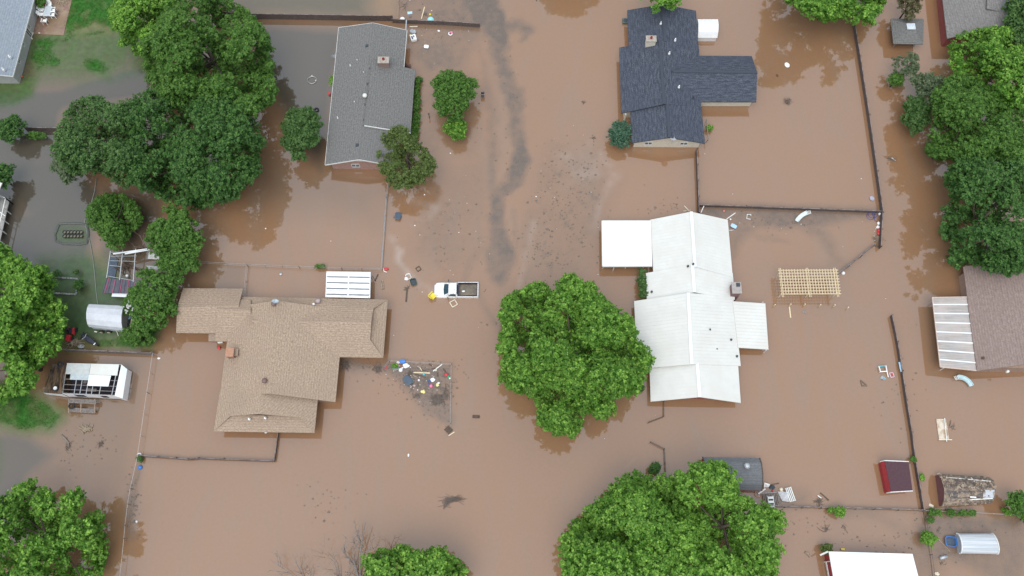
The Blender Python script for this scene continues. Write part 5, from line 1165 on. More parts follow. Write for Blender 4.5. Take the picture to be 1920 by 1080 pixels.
# play table frame
t = thing('play_table', 'teal and white toy table frame beside the leaning blue board', 'play table', P(1656,695)); q = [P(1648,687,.3), P(1661,685.5,.3), P(1663,696,.3), P(1651,697,.3)]
for i in range(4): mb = MB(); mb.tube([q[i], q[(i+1) % 4]], .07, 6); mb.build('bar', teal_plastic if i == 0 else white_plastic, t)
for p_ in q: mb = MB(); mb.tube([p_, (p_.x,p_.y,-.3)], .06, 6); mb.build('leg', white_plastic, t)
mb = MB(); mb.tube([q[2], P(1665.5,707,.1)], .06, 6); mb.build('loose_leg', white_plastic, t)
crumple(1654, 708, .3, 'bits of white and grey toy under teal table frame', galv, 'toy_part', 'toy', seed=7); plank(1656,711,1661,710,'small teal toy strip under the table frame', .14, mat=teal_plastic, name='toy_strip', cat='toy')
frame(1672, 703, .42, .55, .2, 'pink plastic frame floating beside toy table', M('pale_pink', (.78,.48,.55), .5), .09, name='toy_square', cat='toy'); ball(1672.5,703,.09,'small crimson thing inside the pink frame',red_plastic,'toy_ball','toy')
plank(1686.5, 679, 1690.5, 697, 'light blue board leaning on the dark curving fence', .26, .06, .45, lblue_plastic, 'board', 'board')
t = thing('broken_timber', 'triangular broken timber piece floating left of toy table', 'timber', P(1619,718)); 
for a_, b_ in (((1613.5,713),(1617,724)),((1617,723),(1626,723)),((1614,713),(1625,722))): mb = MB(); mb.beam(P(*a_,.06), P(*b_,.075), .12, .08); mb.build('piece', mud_wood, t)
# bath-like tray
t = thing('tray', 'shallow rectangular cream tray floating alone at right', 'tray', P(1768,804)); q = [P(1755.5,785.5,.12), P(1773.5,785.5,.12), P(1780,824,.12), P(1761,824,.12)]
mb = MB(); cc_ = sum(q, Vector())/4; inn = [cc_+(p_-cc_)*.88 for p_ in q]; lo = [Vector((p_.x,p_.y,.06)) for p_ in inn]; ot = [Vector((p_.x,p_.y,-.2)) for p_ in q]
mb.mesh(q+inn+lo+ot, [(0,1,5,4),(1,2,6,5),(2,3,7,6),(3,0,4,7),(4,5,9,8),(5,6,10,9),(6,7,11,10),(7,4,8,11),(8,9,10,11),(0,12,13,1),(1,13,14,2),(2,14,15,3),(3,15,12,0)])
mb.build('pan', M('cream_tray', (.62,.54,.44), .5, (.40,.29,.19), .9, contrast=(.45,.6)), t)
mb = MB(); mb.beam(P(1771,784,.2), P(1775,828,.2), .09, .06); mb.build('batten', white_paint, t); mb = MB(); mb.beam(P(1760,824.5,.16), P(1785,824.5,.16), .1, .06); mb.build('batten', ivory, t)
brush(1783, 797, 8, 10, 'tangle of wire and twigs beside cream tray', n=16, seed=6, th=.02)
# yard of white roofed house
tub(1375, 425, .75, .5, .3, -.5, 'blue lidded cooler on silt beside white metal roof', blue_plastic, lid=lblue_plastic, name='cooler', cat='cooler')
t = thing('tube_piece', 'white u shaped tube frame lying on grey silt', 'frame', P(1404,406)); mb = MB(); mb.tube([P(1407,411,.1), P(1400,410,.1), P(1401,402,.1), P(1408,402,.1), P(1407.5,405,.1)], .05, 6); mb.build('tube', white_plastic, t)
plank(1362,411,1379,399,'white stick lying diagonally on silt east of ridge', .1, mat=white_paint, name='stick', cat='stick'); plank(1314,399,1320,386,'white stick crossing dark fence near white ridge', .1, mat=white_paint, z=.7, name='stick', cat='stick')
plank(1283,386,1292,395,'pale stick left of the white roof peak', .08, mat=ivory, name='stick', cat='stick'); plank(1281,396,1295,394,'thin pale stick touching the white roof peak', .06, mat=ivory, name='stick', cat='stick')
plank(1366,432,1374,431.5,'short white lath against east eave of white roof', .06, mat=white_paint, name='lath', cat='lath')
ball(1357,396,.14,'coral ball on silt near white roof peak',M('coral_plastic',(.75,.25,.2),.5)); ball(1369.5,411.5,.12,'small white ball above blue cooler',white_plastic)
# hose + corner clutter
t = thing('garden_hose', 'tangled blue hose in the fenced silt corner', 'hose', P(1636,406)); mb = MB(); pts = []
for k in range(36): a = k*.42; r = .42+.16*math.sin(k*.31); cc_ = P(1634+k*.12, 403.5+3*math.sin(k*.17), .08); pts.append(cc_+Vector((math.cos(a)*r*1.2, math.sin(a)*r, .02*math.sin(k))))
pts += [P(1641,414,.06), P(1646,416,.06), P(1650,414,.06)]; mb.tube(pts, .028, 5); mb.build('coil', M('blue_hose', (.06,.07,.35), .5), t)
ball(1649,401.5,.18,'white ball at the corner post of dark fences',white_plastic); ball(1647,419,.2,'white jug below the blue hose',white_plastic,'jug','jug',sc=(1,1.2,.8))
for y_, lb in ((432.5,'red fuel can, upper one against short dark fence'),(438,'red fuel can, lower one against short dark fence')):
    c = P(1647,y_,0); t = thing('fuel_can', lb, 'fuel can', (c.x,c.y,-.1), 'red cans'); mb = MB(); mb.lathe((c.x,c.y,-.1), [(.2,0),(.22,.05),(.22,.3),(.16,.36),(.05,.38)], 12); mb.build('can', red_plastic, t, True); mb = MB(); mb.tube([(c.x-.1,c.y,.28),(c.x,c.y,.36),(c.x+.1,c.y,.28)], .025, 5); mb.build('handle', red_plastic, t)
crumple(1646.5,426,.26,'white rag between hose and red cans',white_plastic,'rag','rag',seed=9)
brush(1645,447,8,11,'heap of broken sticks at the foot of short dark fence',wood_old,40,.15,seed=10); brush(1644,462,7,3,'flat twigs below heap at the fence end',n=14,seed=12)
ball(1580.5,512.5,.24,'white ball at the lower end of pale grey fence',white_plastic)
for (x,y,r,lb,m_) in ((1634.5,372.5,.28,'small translucent basin floating in fenced lot',M('clear_plastic',(.42,.40,.48),.4)),(1475.5,122.5,.32,'white oval float in the upper right lot',white_plastic),(1457,142,.14,'small brown can in the upper right lot',wood_brown)):
    c = P(x,y,0); mb = MB(); mb.lathe(c, [(.001,.0),(r*.8,.0),(r,.08),(r*1.05,.09),(r*.85,.03),(.001,.02)], 14, sc=(1,1.25,1), rot=Matrix.Rotation(.4,3,'Z')); single(mb,'basin' if 'basin' in lb else 'float',lb,'basin' if 'basin' in lb else 'float',m_)
brush(1477.5,190,11,7,'oval raft of fine twigs in the upper right lot',n=60,seed=13,th=.02); brush(1672,299,9,5,'small tangle of debris with white bits right of leaning fence',n=24,seed=14,ang=-.4,th=.025)
plank(1672,296,1679,301,'white scrap board on tangle right of leaning fence',.1,mat=white_paint,name='scrap',cat='board')
brush(1093,192,6,3,'small dark twig raft west of slate house',n=14,seed=15); brush(1113,259,5,4,'small dark leaf raft beside blue green shrub',n=14,seed=16)
# stakes south of pergola
for k, (xa,ya,xb,yb) in enumerate(((1449,576,1453.5,571),(1480,573,1483,570),(1506,575.5,1510,570),(1534.5,576,1539,571),(1562,575,1566,571.5),(1588,579,1591,576))):
    a = P(xa,ya,0); b = P(xb,yb,.65); c_ = P(xb,yb,.65); mb = MB(); mb.beam((b.x,b.y,-.5),(b.x,b.y,.65),.13,.13); single(mb,'stake',['leftmost stake of row below pergola','second stake from left below pergola','third stake from left below pergola','fourth stake from left below pergola','fifth stake from left below pergola','rightmost faint stake of row below pergola'][k],'stake',wood_pale,'stakes in a row below the pergola')
plank(1480,575,1482.5,596,'single floating plank below the row of stakes',.15); brush(1508,585,4,4,'bit of grey trash below the middle stake',galv,8,seed=18)
# lower junk heap
t = thing('play_house_part', 'white rail piece with long pole over round hoop', 'toy', P(1436,912)); mb = MB(); mb.tube([P(1422,926,.1), P(1435,916,.5)], .1, 8); mb.build('pole', white_plastic, t)
for k in range(4): mb = MB(); mb.tube([P(1434+k*2.6,905+k*.8,.55), P(1433+k*2.6,914-k*.4,.5)], .06, 6); mb.build('rail', white_plastic, t)
mb = MB(); mb.beam(P(1433,906,.5), P(1443,909,.5), .14, .08); mb.build('top_rail', white_plastic, t)
mb = MB(); mb.tube([P(1421.5,926,.06)+Vector((math.cos(a)*.38, math.sin(a)*.38, 0)) for a in np.linspace(0, 6.28, 20)], .07, 6); single(mb,'hoop','round terracotta hoop floating below the grey gambrel shed','hoop',terracotta)
def rack(px, py, w, l, ang, label, n, mat, z=.2, name='deck_section', cat='deck section'):
    c = P(px, py, z); R_ = Matrix.Rotation(ang, 3, 'Z'); t = thing(name, label, cat, (c.x,c.y,-.2))
    for k in range(n): mb = MB(); x = -w/2+w*(k+.5)/n; mb.beam(c+R_@Vector((x,-l/2,.03)), c+R_@Vector((x,l/2,.03)), w/n*.55, .04); mb.build('slat', mat, t)
    for y in (-.48,.48): mb = MB(); mb.beam(c+R_@Vector((-w/2,y*l,-.04)), c+R_@Vector((w/2,y*l,-.04)), .09, .09); mb.build('rail', galv, t)
    return t
rack(1444,936,1.7,1.5,.05,'grey slatted deck section with white boards, left in junk heap',9,fence_grey); rack(1446,941,1.4,.65,1.62,'white slatted bench top lying over the grey deck section',3,white_paint,.42,'bench','bench'); rack(1482,927,.8,1.6,.25,'dark bench with pale slats, right in junk heap',4,white_paint,.35,'bench','bench')
mb = MB(); c = P(1470,931,.1); mb.mesh([c+Vector(p) for p in ((-.75,.55,.15),(.55,.5,.2),(.6,-.65,.1),(-.3,-.5,.1),(0,0,.55))], [(0,3,4),(3,2,4),(2,1,4),(1,0,4),(0,1,2,3)]); single(mb,'folded_awning','pale folded canopy between the two benches','canopy',M('canopy_cloth',(.62,.62,.64),.8))
ball(1464,918,.24,'cream ball above pale folded canopy',ivory); crumple(1465,923,.25,'white bag under the cream ball',white_plastic,seed=20); crumple(1447,914,.35,'dark bundle beside white rail piece',dark_plastic,'bundle','bundle',seed=21); ball(1448,921,.12,'small red ball in junk heap',red_plastic)
plank(1445,909,1461,906,'brown plank pointing right from dark bundle',.12,mat=wood_brown); plank(1459,924,1462,943,'grey plank between deck section and canopy',.3,mat=fence_grey,z=.12)
brush(1536,940,10,8,'tangle of dark roots right of the junk heap',n=26,seed=22); plank(1538,924,1554,938,'dark notched beam above tangle of roots',.14,mat=wood_brown,name='beam',cat='beam'); plank(1533,929,1540,934,'white angled board over tangle of roots',.12,mat=white_paint,z=.2,name='board',cat='board')
mb = MB(); mb.tube([P(1509,1035,.08),P(1514,1037,.1),P(1517,1041,.1),P(1518,1045,.06)],[.1,.14,.12,.05],7); single(mb,'log','curved pale log left of the barn','log',wood_old,smooth=True)
brush(1548,991,9,7,'star shaped dark branch north of barn',n=14,seed=23); brush(1583,990,5,5,'small dark branch right of star shaped branch',n=9,seed=24)
plank(1577,1029.5,1584,1030,'yellow strip at north edge of barn roof',.2,mat=yellow_plastic,z=.2,name='strip',cat='strip'); 
tub(1780.5,1015.5,1.25,1.05,.5,-.1,'blue plastic tub beside ribbed arched shed',blue_plastic,inside=slate_plastic)
plank(1757,1008,1781,1034,'long pale pole lying on silt by blue tub',.1,mat=wood_old,name='pole',cat='pole'); mb = MB(); mb.tube([P(1762,1047,.12),P(1776,1043,.12)],.2,10); single(mb,'tank','small grey cylinder on silt below blue tub','tank',galv,smooth=True)
brush(1758,994,5,4,'dark sticks above long pale pole',n=8,seed=25); brush(1766,1056,5,3,'dark sticks below small grey cylinder',n=6,seed=26,ang=.6); plank(1742,946,1750,950,'cream board fragment below wrecked shed',.3,mat=ivory,name='board',cat='board'); crumple(1757,1076,.25,'cream scrap by thin fence at the bottom',ivory,'scrap','scrap',seed=27)
# street corner, top
def stove():
    c = P(775.5,73,0); R_ = Matrix.Rotation(.3,3,'Z'); t = thing('stove', 'white kitchen stove lying on its back beside grey roof', 'stove', (c.x,c.y,-.2)); mb = MB(); mb.box(c+Vector((0,0,.1)),(.78,.95,.6),rot=R_); mb.build('body', white_plastic, t)
    mb = MB(); mb.box(c+R_@Vector((-.16,-.02,.41)),(.2,.5,.02),rot=R_); mb.build('door_window', dark_plastic, t); mb = MB(); mb.box(c+R_@Vector((.1,.12,.41)),(.15,.32,.02),rot=R_); mb.build('control_panel', dark_plastic, t); mb = MB(); mb.tube([c+R_@Vector((-.3,-.38,.46)),c+R_@Vector((.3,-.38,.46))],.02,6); mb.build('handle', galv, t)
stove(); crumple(775,60,.5,'grey crumpled heap above overturned white stove',galv,'scrap_heap','scrap heap',seed=30); crumple(769.5,66,.16,'yellow and white scrap touching the stove',pyellow_plastic,'scrap','scrap',seed=31); plank(768,50,783,49.5,'short pale board by the fence above scrap heap',.14,mat=ivory,name='board',cat='board')
tub(799.5,88.5,.5,.62,.25,1.4,'light blue tub with white lid right of stove',lblue_plastic,lid=white_plastic); crumple(823,58,.17,'white scrap under the board fence east part',white_plastic,'scrap','scrap',seed=32)
t = thing('swim_ring', 'pink and white swim ring on silt below board fence', 'swim ring', P(845,62)); c = P(844.5,63,.08); mb = MB(); mb.tube([c+Vector((math.cos(a)*.25,math.sin(a)*.25,0)) for a in np.linspace(2.2,6.6,12)],.08,6); mb.build('ring', white_plastic, t, True); mb = MB(); mb.ball(c+Vector((.12,.22,.05)),.18,(1.3,.8,.5)); mb.build('head', pink_plastic, t, True)
ball(807.5,37,.5,'turquoise half sunk wading pool behind board fence',aqua_plastic,'wading_pool','pool',z=-.05,sc=(1,1,.7)); ball(754.5,36,.3,'white dome floating behind the board fence',white_plastic,'float','float',sc=(1.2,1,.7)); ball(806.5,27.5,.15,'yellow ball above turquoise wading pool',yellow_plastic)
plank(764,24.5,773,23.5,'pale blue sheet floating near top edge',.45,.03,mat=lblue_plastic,name='sheet',cat='sheet'); plank(796,13,790,35.5,'pale plank standing off board fence near top edge',.11); brush(797,26,7,5,'dark twigs between pale plank and yellow ball',n=14,seed=33); brush(757,10,8,10,'loops of brown vine at the top edge',n=14,seed=34,th=.02)
q = P(761.5,40,0); mb = MB(); mb.beam(P(762,38,1.6),P(761,56,1.6),.14,.1); single(mb,'gutter','white downspout between board fence and grey roof','gutter',galv)
# mailboxes, post
t = thing('mailbox', 'pair of dark mailboxes on a sunken post east of round tree', 'mailbox', P(905,178)); c = P(905,177,.6)
for dy in (-.22,.22): mb = MB(); mb.prism([(c.x-.22,c.y+dy-.1),(c.x+.22,c.y+dy-.1),(c.x+.22,c.y+dy+.1),(c.x-.22,c.y+dy+.1)],.5,.75,.05); mb.build('box', dark_plastic, t)
mb = MB(); mb.beam((c.x,c.y,-.5),(c.x,c.y,.5),.1,.1); mb.build('post', wood_old, t); mb = MB(); mb.box((c.x,c.y,.47),(.5,.7,.04)); mb.build('shelf', M('pinkish_wood',(.45,.32,.3),.8), t)
mb = MB(); a = P(804,214,1.0); mb.beam((a.x,a.y,-.5),(a.x,a.y,1.1),.09,.09); mb.beam((a.x-.1,a.y,1.1),(a.x+.1,a.y,1.05),.16,.14); single(mb,'post','slim dark post standing east of clipped hedge','post',wood_brown)
plank(1005,0,1007,2,'dark stub at the top edge',.1,mat=wood_brown,name='stub',cat='stub')
# ac unit, gutters around slate house
c = P(1172,41,0); t = thing('air_conditioner', 'dark air conditioner box at northwest wall of slate house', 'air conditioner', (c.x,c.y,-.6)); mb = MB(); mb.prism([(c.x-.4,c.y-.4),(c.x+.4,c.y-.4),(c.x+.4,c.y+.4),(c.x-.4,c.y+.4)],-.6,.35,.05); mb.build('cabinet', M('teal_grey',(.10,.15,.15),.6), t); mb = MB(); mb.lathe((c.x,c.y,.36),[(.3,0),(.3,.03),(.05,.05)],14); mb.build('fan_grille', dark_plastic, t)
mb = MB(); mb.beam(P(1325,223,1.2),P(1328,262,1.2),.1,.12); mb.beam(P(1325,223,1.2),P(1321,236,.4),.07,.07); mb.beam(P(1328,262,1.2),P(1323,268,.4),.07,.07); single(mb,'trellis','white trellis rail at east wall of slate house','trellis',fence_grey)
# west of grey house
dish(628,108,1.0,'round mesh satellite dish on post beside grey house west eave',r=.6,mat=galv,mast=1.6)
mb = MB(); c = P(585,150,.08); mb.tube([c+Vector((math.cos(a)*.62,math.sin(a)*.55,.02*math.sin(5*a))) for a in np.linspace(0,6.28,24)],.045,5); single(mb,'wire_ring','wire ring with pale bits in grey water west of house','ring',galv); ball(585,142.5,.1,'tiny yellow float on wire ring',pyellow_plastic); ball(592,151,.1,'tiny cream float on wire ring',ivory)
tub(618,177.5,.28,.35,.4,0,'small red box against west wall of grey house',red_plastic,name='box',cat='box',lid=red_plastic); tire(593.5,206,.34,'black tire floating by small pink patch west of grey house')
# tan house bits
tub(414,641.5,.6,.35,.35,.2,'white box at the entry corner of tan house',white_plastic,name='box',cat='box',lid=white_plastic); tub(411.5,653,.3,.35,.3,.2,'crimson box in water below tan house entry',red_plastic,name='box',cat='box',lid=red_plastic); ball(298,672,.2,'white jug floating inside long pale wire fence',white_plastic,'jug','jug',sc=(1,.7,.6)); ball(503.5,813,.2,'white globe under the south eave of tan house',white_plastic,'globe','lamp',z=1.2)
ball(262,852.5,.28,'white ball at the west end of wavy fence',white_plastic,sc=(1,.8,.9)); ball(263.5,876.5,.26,'blue and white ball below the wavy fence corner',blue_plastic); ball(256.5,978,.13,'small white cup near lower pale wire fence',white_plastic,'cup','cup')
ball(245,354,.3,'small red balloon caught at edge of deep green tree',red_plastic,'balloon','balloon',z=2.0,sc=(1,.9,.5))
# debris corner
tub(755,678.5,.6,.5,.35,0,'bright blue cooler with white lid in debris corner',blue_plastic,name='cooler',cat='cooler',lid=blue_plastic)
c = P(742,688,.1); t = thing('potted_plant', 'leafy green plant in pale round pot in debris corner', 'plant', (c.x,c.y,-.1)); mb = MB(); mb.lathe((c.x,c.y,-.1),[(.3,0),(.4,.25),(.46,.3),(.4,.27),(.2,.2)],16); mb.build('pot', galv, t, True)
p,nn,S,col = clump_leaves(np.array([[c.x,c.y,.3],[c.x+.15,c.y+.1,.4],[c.x-.15,c.y-.05,.4]]),[.35,.3,.3],500,.09,*PAL['bright'],seed=4); leaf_mesh('leaves',p,nn,S,col,LEAF,t,(c.x,c.y,-.1))
tub(750.5,685,.3,.4,.3,.3,'orange bucket beside the leafy potted plant',orange_plastic,name='bucket',cat='bucket'); crumple(762.5,686,.38,'large white plastic bag right of orange bucket',white_plastic,seed=40); crumple(758,685,.2,'small white foam lump under bright blue cooler',white_plastic,'foam_lump','foam',seed=41); ball(751.5,694,.26,'white round helmet below potted plant',white_plastic,'helmet','helmet'); crumple(746.5,680,.2,'white curl of foam above potted plant',white_plastic,'foam_lump','foam',seed=42); ball(754.5,690,.13,'small white cup right of white helmet',white_plastic,'cup','cup')
for a in (((775.5,698.5,806,699.5),.14,'long pale board across debris corner',wood_pale),((776,696.5,801,696.8),.06,'thin lath above long pale board',wood_old),((812,696,829,683),.12,'white diagonal board in debris corner',white_paint),((786.5,688,791,695),.09,'short tan stick above long pale board',wood_pale),((778,680.5,786,681),.16,'pale driftwood chunk near top of debris corner',wood_old),((774,703,784,709),.13,'muddy pink board below long pale board',wood_old),((804,683,810,686),.14,'dark plank right of pale driftwood chunk',wood_brown),((809,692,816,690),.12,'dark plank left of white diagonal board',wood_brown),((820.5,699,821,706),.14,'upright dark plank below white diagonal board',wood_brown),((831,691,836,698),.14,'dark leaning plank near right wire fence',wood_brown),((790,693,802,697),.1,'dark stick under short tan stick',wood_brown),((776,700,798,708),.08,'long dark stick below long pale board',wood_brown)):
    plank(*a[0], a[2], a[1], mat=a[3], z=.04+.02*random.random(), name='board', cat='board')
tub(765,714,.85,1.15,.4,.75,'slate blue overturned tote in debris corner',slate_plastic,name='storage_tote',cat='tote',lid=slate_plastic); plank(770,712,775,716,'grey green board on slate tote edge',.35,mat=M('grey_green',(.18,.24,.22),.6),name='board',cat='board',z=.1)
tub(804.5,717,.28,.55,.3,-.3,'bright blue narrow crate in debris corner',blue_plastic,name='crate',cat='crate'); crumple(811.5,712,.3,'white rag right of bright blue crate',white_plastic,'rag','rag',seed=43); ball(808.5,724,.23,'pink ball below bright blue crate',pink_plastic); tub(820.5,722.5,.32,.3,.2,.5,'pale yellow cube right of pink ball',pyellow_plastic,name='block',cat='block',lid=pyellow_plastic); crumple(793.5,734.5,.3,'pale yellow and white toy low in debris corner',pyellow_plastic,'toy','toy',seed=44); crumple(822.5,718.5,.16,'white scrap above pale yellow cube',white_plastic,'scrap','scrap',seed=45)
ball(837,702.5,.26,'crimson ball beside right wire fence',red_plastic,sc=(1,.9,.6)); ball(841,706.5,.18,'green bottle below crimson ball',green_plastic,'bottle','bottle',sc=(.8,1.2,.7)); ball(843.5,709.5,.12,'white bottle cap end below green bottle',white_plastic,'cup','cup'); ball(795,702,.16,'blue and white ball under long pale board',teal_plastic); ball(785.5,713,.14,'white cup right of slate tote',white_plastic,'cup','cup'); ball(817.5,694,.15,'cream ball under white diagonal board',ivory); crumple(777,723,.18,'pink white scrap below slate tote',M('pale_pink_scrap',(.6,.42,.42),.7),'scrap','scrap',seed=46); plank(722.5,692,725,687,'red strip left in debris corner',.15,mat=red_plastic,name='strip',cat='strip')
brush(767,699,8,6,'dark knot of brush left of long pale board',n=22,seed=47); brush(708,690,13,10,'dark muddy brush left of debris corner',n=34,seed=48,th=.03); brush(781,742,7,6,'sparse dark brush below yellow toy',n=14,seed=49); brush(820,748,14,9,'big dark bark raft low in debris corner',n=80,seed=50,th=.06); brush(648,686,8,12,'muddy brush under east eave of tan house',n=30,seed=51); brush(836,735,8,14,'scattered dark twigs along right wire fence',n=26,seed=52)
# ---------------- left yards ----------------
# patio with table and chairs
pt = [P(70,-10,.04),P(137,-10,.04),P(119,66,.04),P(56,63,.04)]; mb = MB(); mb.mesh(pt+[Vector((p_.x,p_.y,-.3)) for p_ in pt], [(0,3,2,1),(0,1,5,4),(1,2,6,5),(2,3,7,6),(3,0,4,7)]); tag(mb.build('patio', M('brick_patio',(.22,.13,.10),.35,(.30,.21,.14),.8,contrast=(.4,.6),col3=(.16,.10,.05)), None), kind='structure')
c = P(94,27,0); t = thing('patio_table', 'rectangular glass patio table with pale frame on brick patio', 'table', (c.x,c.y,.04)); mb = MB(); mb.prism([(c.x-.5,c.y-.85),(c.x+.5,c.y-.85),(c.x+.5,c.y+.85),(c.x-.5,c.y+.85)],.72,.76,.02); mb.build('table_top', M('frosted_glass',(.50,.55,.58),.3), t)
for sx_ in (-1,1):
    for sy_ in (-1,1): mb = MB(); mb.beam((c.x+.42*sx_,c.y+.75*sy_,.04),(c.x+.42*sx_,c.y+.75*sy_,.72),.05,.05); mb.build('leg', white_paint, t)
for k,(x,y,rz,lb) in enumerate(((82,22,1.57,'upper left white chair at patio table'),(81,31,1.57,'lower left white chair at patio table'),(104,24,-1.57,'upper right white chair at patio table'),(103,32,-1.57,'lower right white chair at patio table'),(96,14,0,'white chair at the north end of patio table'),(87,44,3.14,'white chair pulled out south of patio table'))): chair(x,y,rz,lb,white_plastic,.04,1.15,'white chairs around the patio table')
tub(79,10,.75,.35,.4,0,'red cooler with white lid on brick patio',red_plastic,z=.05,name='cooler',cat='cooler',lid=white_plastic)
c = P(58,50,0); t = thing('barbecue_grill', 'black barbecue grill against blue grey house wall', 'grill', (c.x,c.y,.05)); mb = MB(); mb.lathe((c.x,c.y,.7),[(.05,-.25),(.3,-.1),(.36,.05),(.34,.2),(.2,.34),(.001,.38)],14); mb.build('kettle', dark_hole, t, True)
for a in (0,2.1,4.2): mb = MB(); mb.beam((c.x,c.y,.6),(c.x+.35*math.cos(a),c.y+.35*math.sin(a),.05),.04,.04); mb.build('leg', galv, t)
crumple(59,64,.35,'beige sack on ground beneath black grill',ivory,'sack','sack',seed=60); ball(74,62.5,.13,'pale ball at lower patio edge',ivory); ball(42,144.5,.13,'orange pot at corner of blue grey house',orange_plastic,'pot','pot',z=.15); ball(36,148,.12,'small orange pot nearest blue grey house corner',orange_plastic,'pot','pot',z=.15); ball(60,73,.14,'cream stone beside the sack',ivory,'stone','stone')
brush(116,4,12,8,'loose heap of stones and straw at patio top',M('straw',(.42,.33,.24),.9),40,.1,seed=61,th=.05)
# planter row inside the ring border
mb = MB(); ctr = P(137,442,0); pts = [P(x,y,.02) for x,y in ((111,420),(125,419),(150,419),(164,421),(166,440),(163,456),(150,458),(118,457),(105,452),(103,440),(111,420))]; mb.tube(pts,.16,6); single(mb,'lawn_edging','rounded grey edging ring just under grey pond water','edging',M('drowned_edging',(.11,.12,.11),.6))
k_ = 0
for r_ in range(2):
    for cl in range(6):
        x, y = 122+cl*6.2, 436+r_*7.5; c = P(x,y,0); t = thing('plant_pot', ['pot %s of the black pot cluster' % w for w in ('at upper left end','second in upper row','third in upper row','fourth in upper row','fifth in upper row','at upper right end','at lower left end','second in lower row','third in lower row','fourth in lower row','fifth in lower row','at lower right end')][k_], 'pot', (c.x,c.y,-.1), 'black pots in the drowned bed'); k_ += 1
        mb = MB(); mb.lathe((c.x,c.y,-.1),[(.15,0),(.23,.3),(.25,.32),(.2,.31),(.17,.2)],12); mb.build('pot', black_rubber, t)
        mb = MB(); mb.lathe((c.x,c.y,.1),[(.17,0),(.001,.02)],10); mb.build('soil', M('pot_soil',(.10,.09,.07),.9,(.25,.24,.18),9), t)
# brick edged bed
bed = [(94,519),(146,523),(143,552),(92,549)]; 
for i in range(4):
    a, b_ = P(*bed[i],.06), P(*bed[(i+1)%4],.06); n = max(3,int((b_-a).length/.28)); 
t = thing('garden_bed', 'garden bed edged with pale concrete blocks', 'garden bed', P(118,535,-.1)); 
for i in range(4):
    a, b_ = P(*bed[i],.06), P(*bed[(i+1)%4],.06); n = max(3,int((b_-a).length/.34)); d = (b_-a)/n; mb = MB()
    for k in range(n): mb.beam(a+d*(k+.08), a+d*(k+.92), .2, .14)
    mb.build('block_row', M('pale_block',(.42,.42,.40),.9,(.2,.2,.19),3), t)
# white round trailer (bow roofed) and things under it
rt = profile_shed('storage_trailer', 'white round topped trailer parked on wet lawn', 'trailer', (170,570,1.5),(236,573,1.5),(232,620,1.4),(167,613,1.4), ARC(1.0,6), M('trailer_skin',(.58,.60,.64),.45,(.50,.52,.56),1.2), M('trailer_skin',(.6,.6,.6)), zbot=.35, endm=M('weathered_end',(.42,.42,.41),.8,(.28,.28,.27),2))
for x, lb in ((190,'l'),(204,'r')): mb = MB(); c = P(x,622,.3); mb.lathe(c,[(.3,-.1),(.3,.1),(.2,.1),(.2,-.1)],16,rot=Matrix.Rotation(math.pi/2,3,'X')); mb.build('wheel', black_rubber, rt['t']); mb = MB(); mb.lathe(c+Vector((0,-.02,0)),[(.001,.12),(.2,.12),(.2,.1)],14,rot=Matrix.Rotation(math.pi/2,3,'X')); mb.build('hub', ivory, rt['t'])
for x0,y0,x1,y1,lb in ((218,619,222,630,'left white leg of stand at trailer corner'),(233,620,236,629,'right white leg of stand at trailer corner')): plank(x0,y0,x1,y1,lb,.1,.06,.9,white_paint,'stand_leg','stand',z1=.1)
plank(248,595,244,617,'cream board standing right of white round trailer',.16,.05,.4,ivory,'board','board'); crumple(241,596,.35,'pale blue sack behind the round trailer',lblue_plastic,'sack','sack',seed=62); crumple(238,606,.5,'dark bundle at rear of white round trailer',dark_plastic,'bundle','bundle',seed=63); plank(177,621.5,182,622.5,'white scrap under the round trailer',.14,mat=white_paint,name='scrap',cat='scrap',z=.15)
# riding mower
c = P(136,624,0); t = thing('riding_mower', 'red riding mower parked beside sticks near slatted fence', 'riding mower', (c.x,c.y,.05)); 
mb = MB(); mb.prism([(c.x-.45,c.y-1.15),(c.x+.05,c.y-1.2),(c.x+.1,c.y-.45),(c.x-.4,c.y-.4)],.2,.75,.12); mb.build('hood', red_plastic, t)
mb = MB(); mb.prism([(c.x-.2,c.y+.2),(c.x-.05,c.y+.5),(c.x-.35,c.y+.6),(c.x-.45,c.y+.3)],.35,.6,.05); mb.build('fender', red_plastic, t); mb = MB(); mb.prism([(c.x+.2,c.y-.3),(c.x+.5,c.y-.35),(c.x+.45,c.y+.5),(c.x+.2,c.y+.45)],.3,.65,.06); mb.build('fender', red_plastic, t)
mb = MB(); mb.box((c.x,c.y+.1,.55),(.45,.5,.12)); mb.box((c.x,c.y+.35,.75),(.45,.1,.35)); mb.build('seat', dark_plastic, t)
for dx,dy,r in ((-.55,.3,.3),(.5,.3,.3),(-.5,-.8,.2),(.25,-.85,.2)): mb = MB(); mb.lathe((c.x+dx,c.y+dy,r),[(r*.4,-.1),(r,-.1),(r,.1),(r*.4,.1)],14,rot=Matrix.Rotation(math.pi/2,3,'Y')); mb.build('wheel', black_rubber, t)
mb = MB(); mb.tube([(c.x,c.y-.35,.5),(c.x,c.y-.15,.9)],.03,6); mb.build('steering_column', dark_plastic, t)
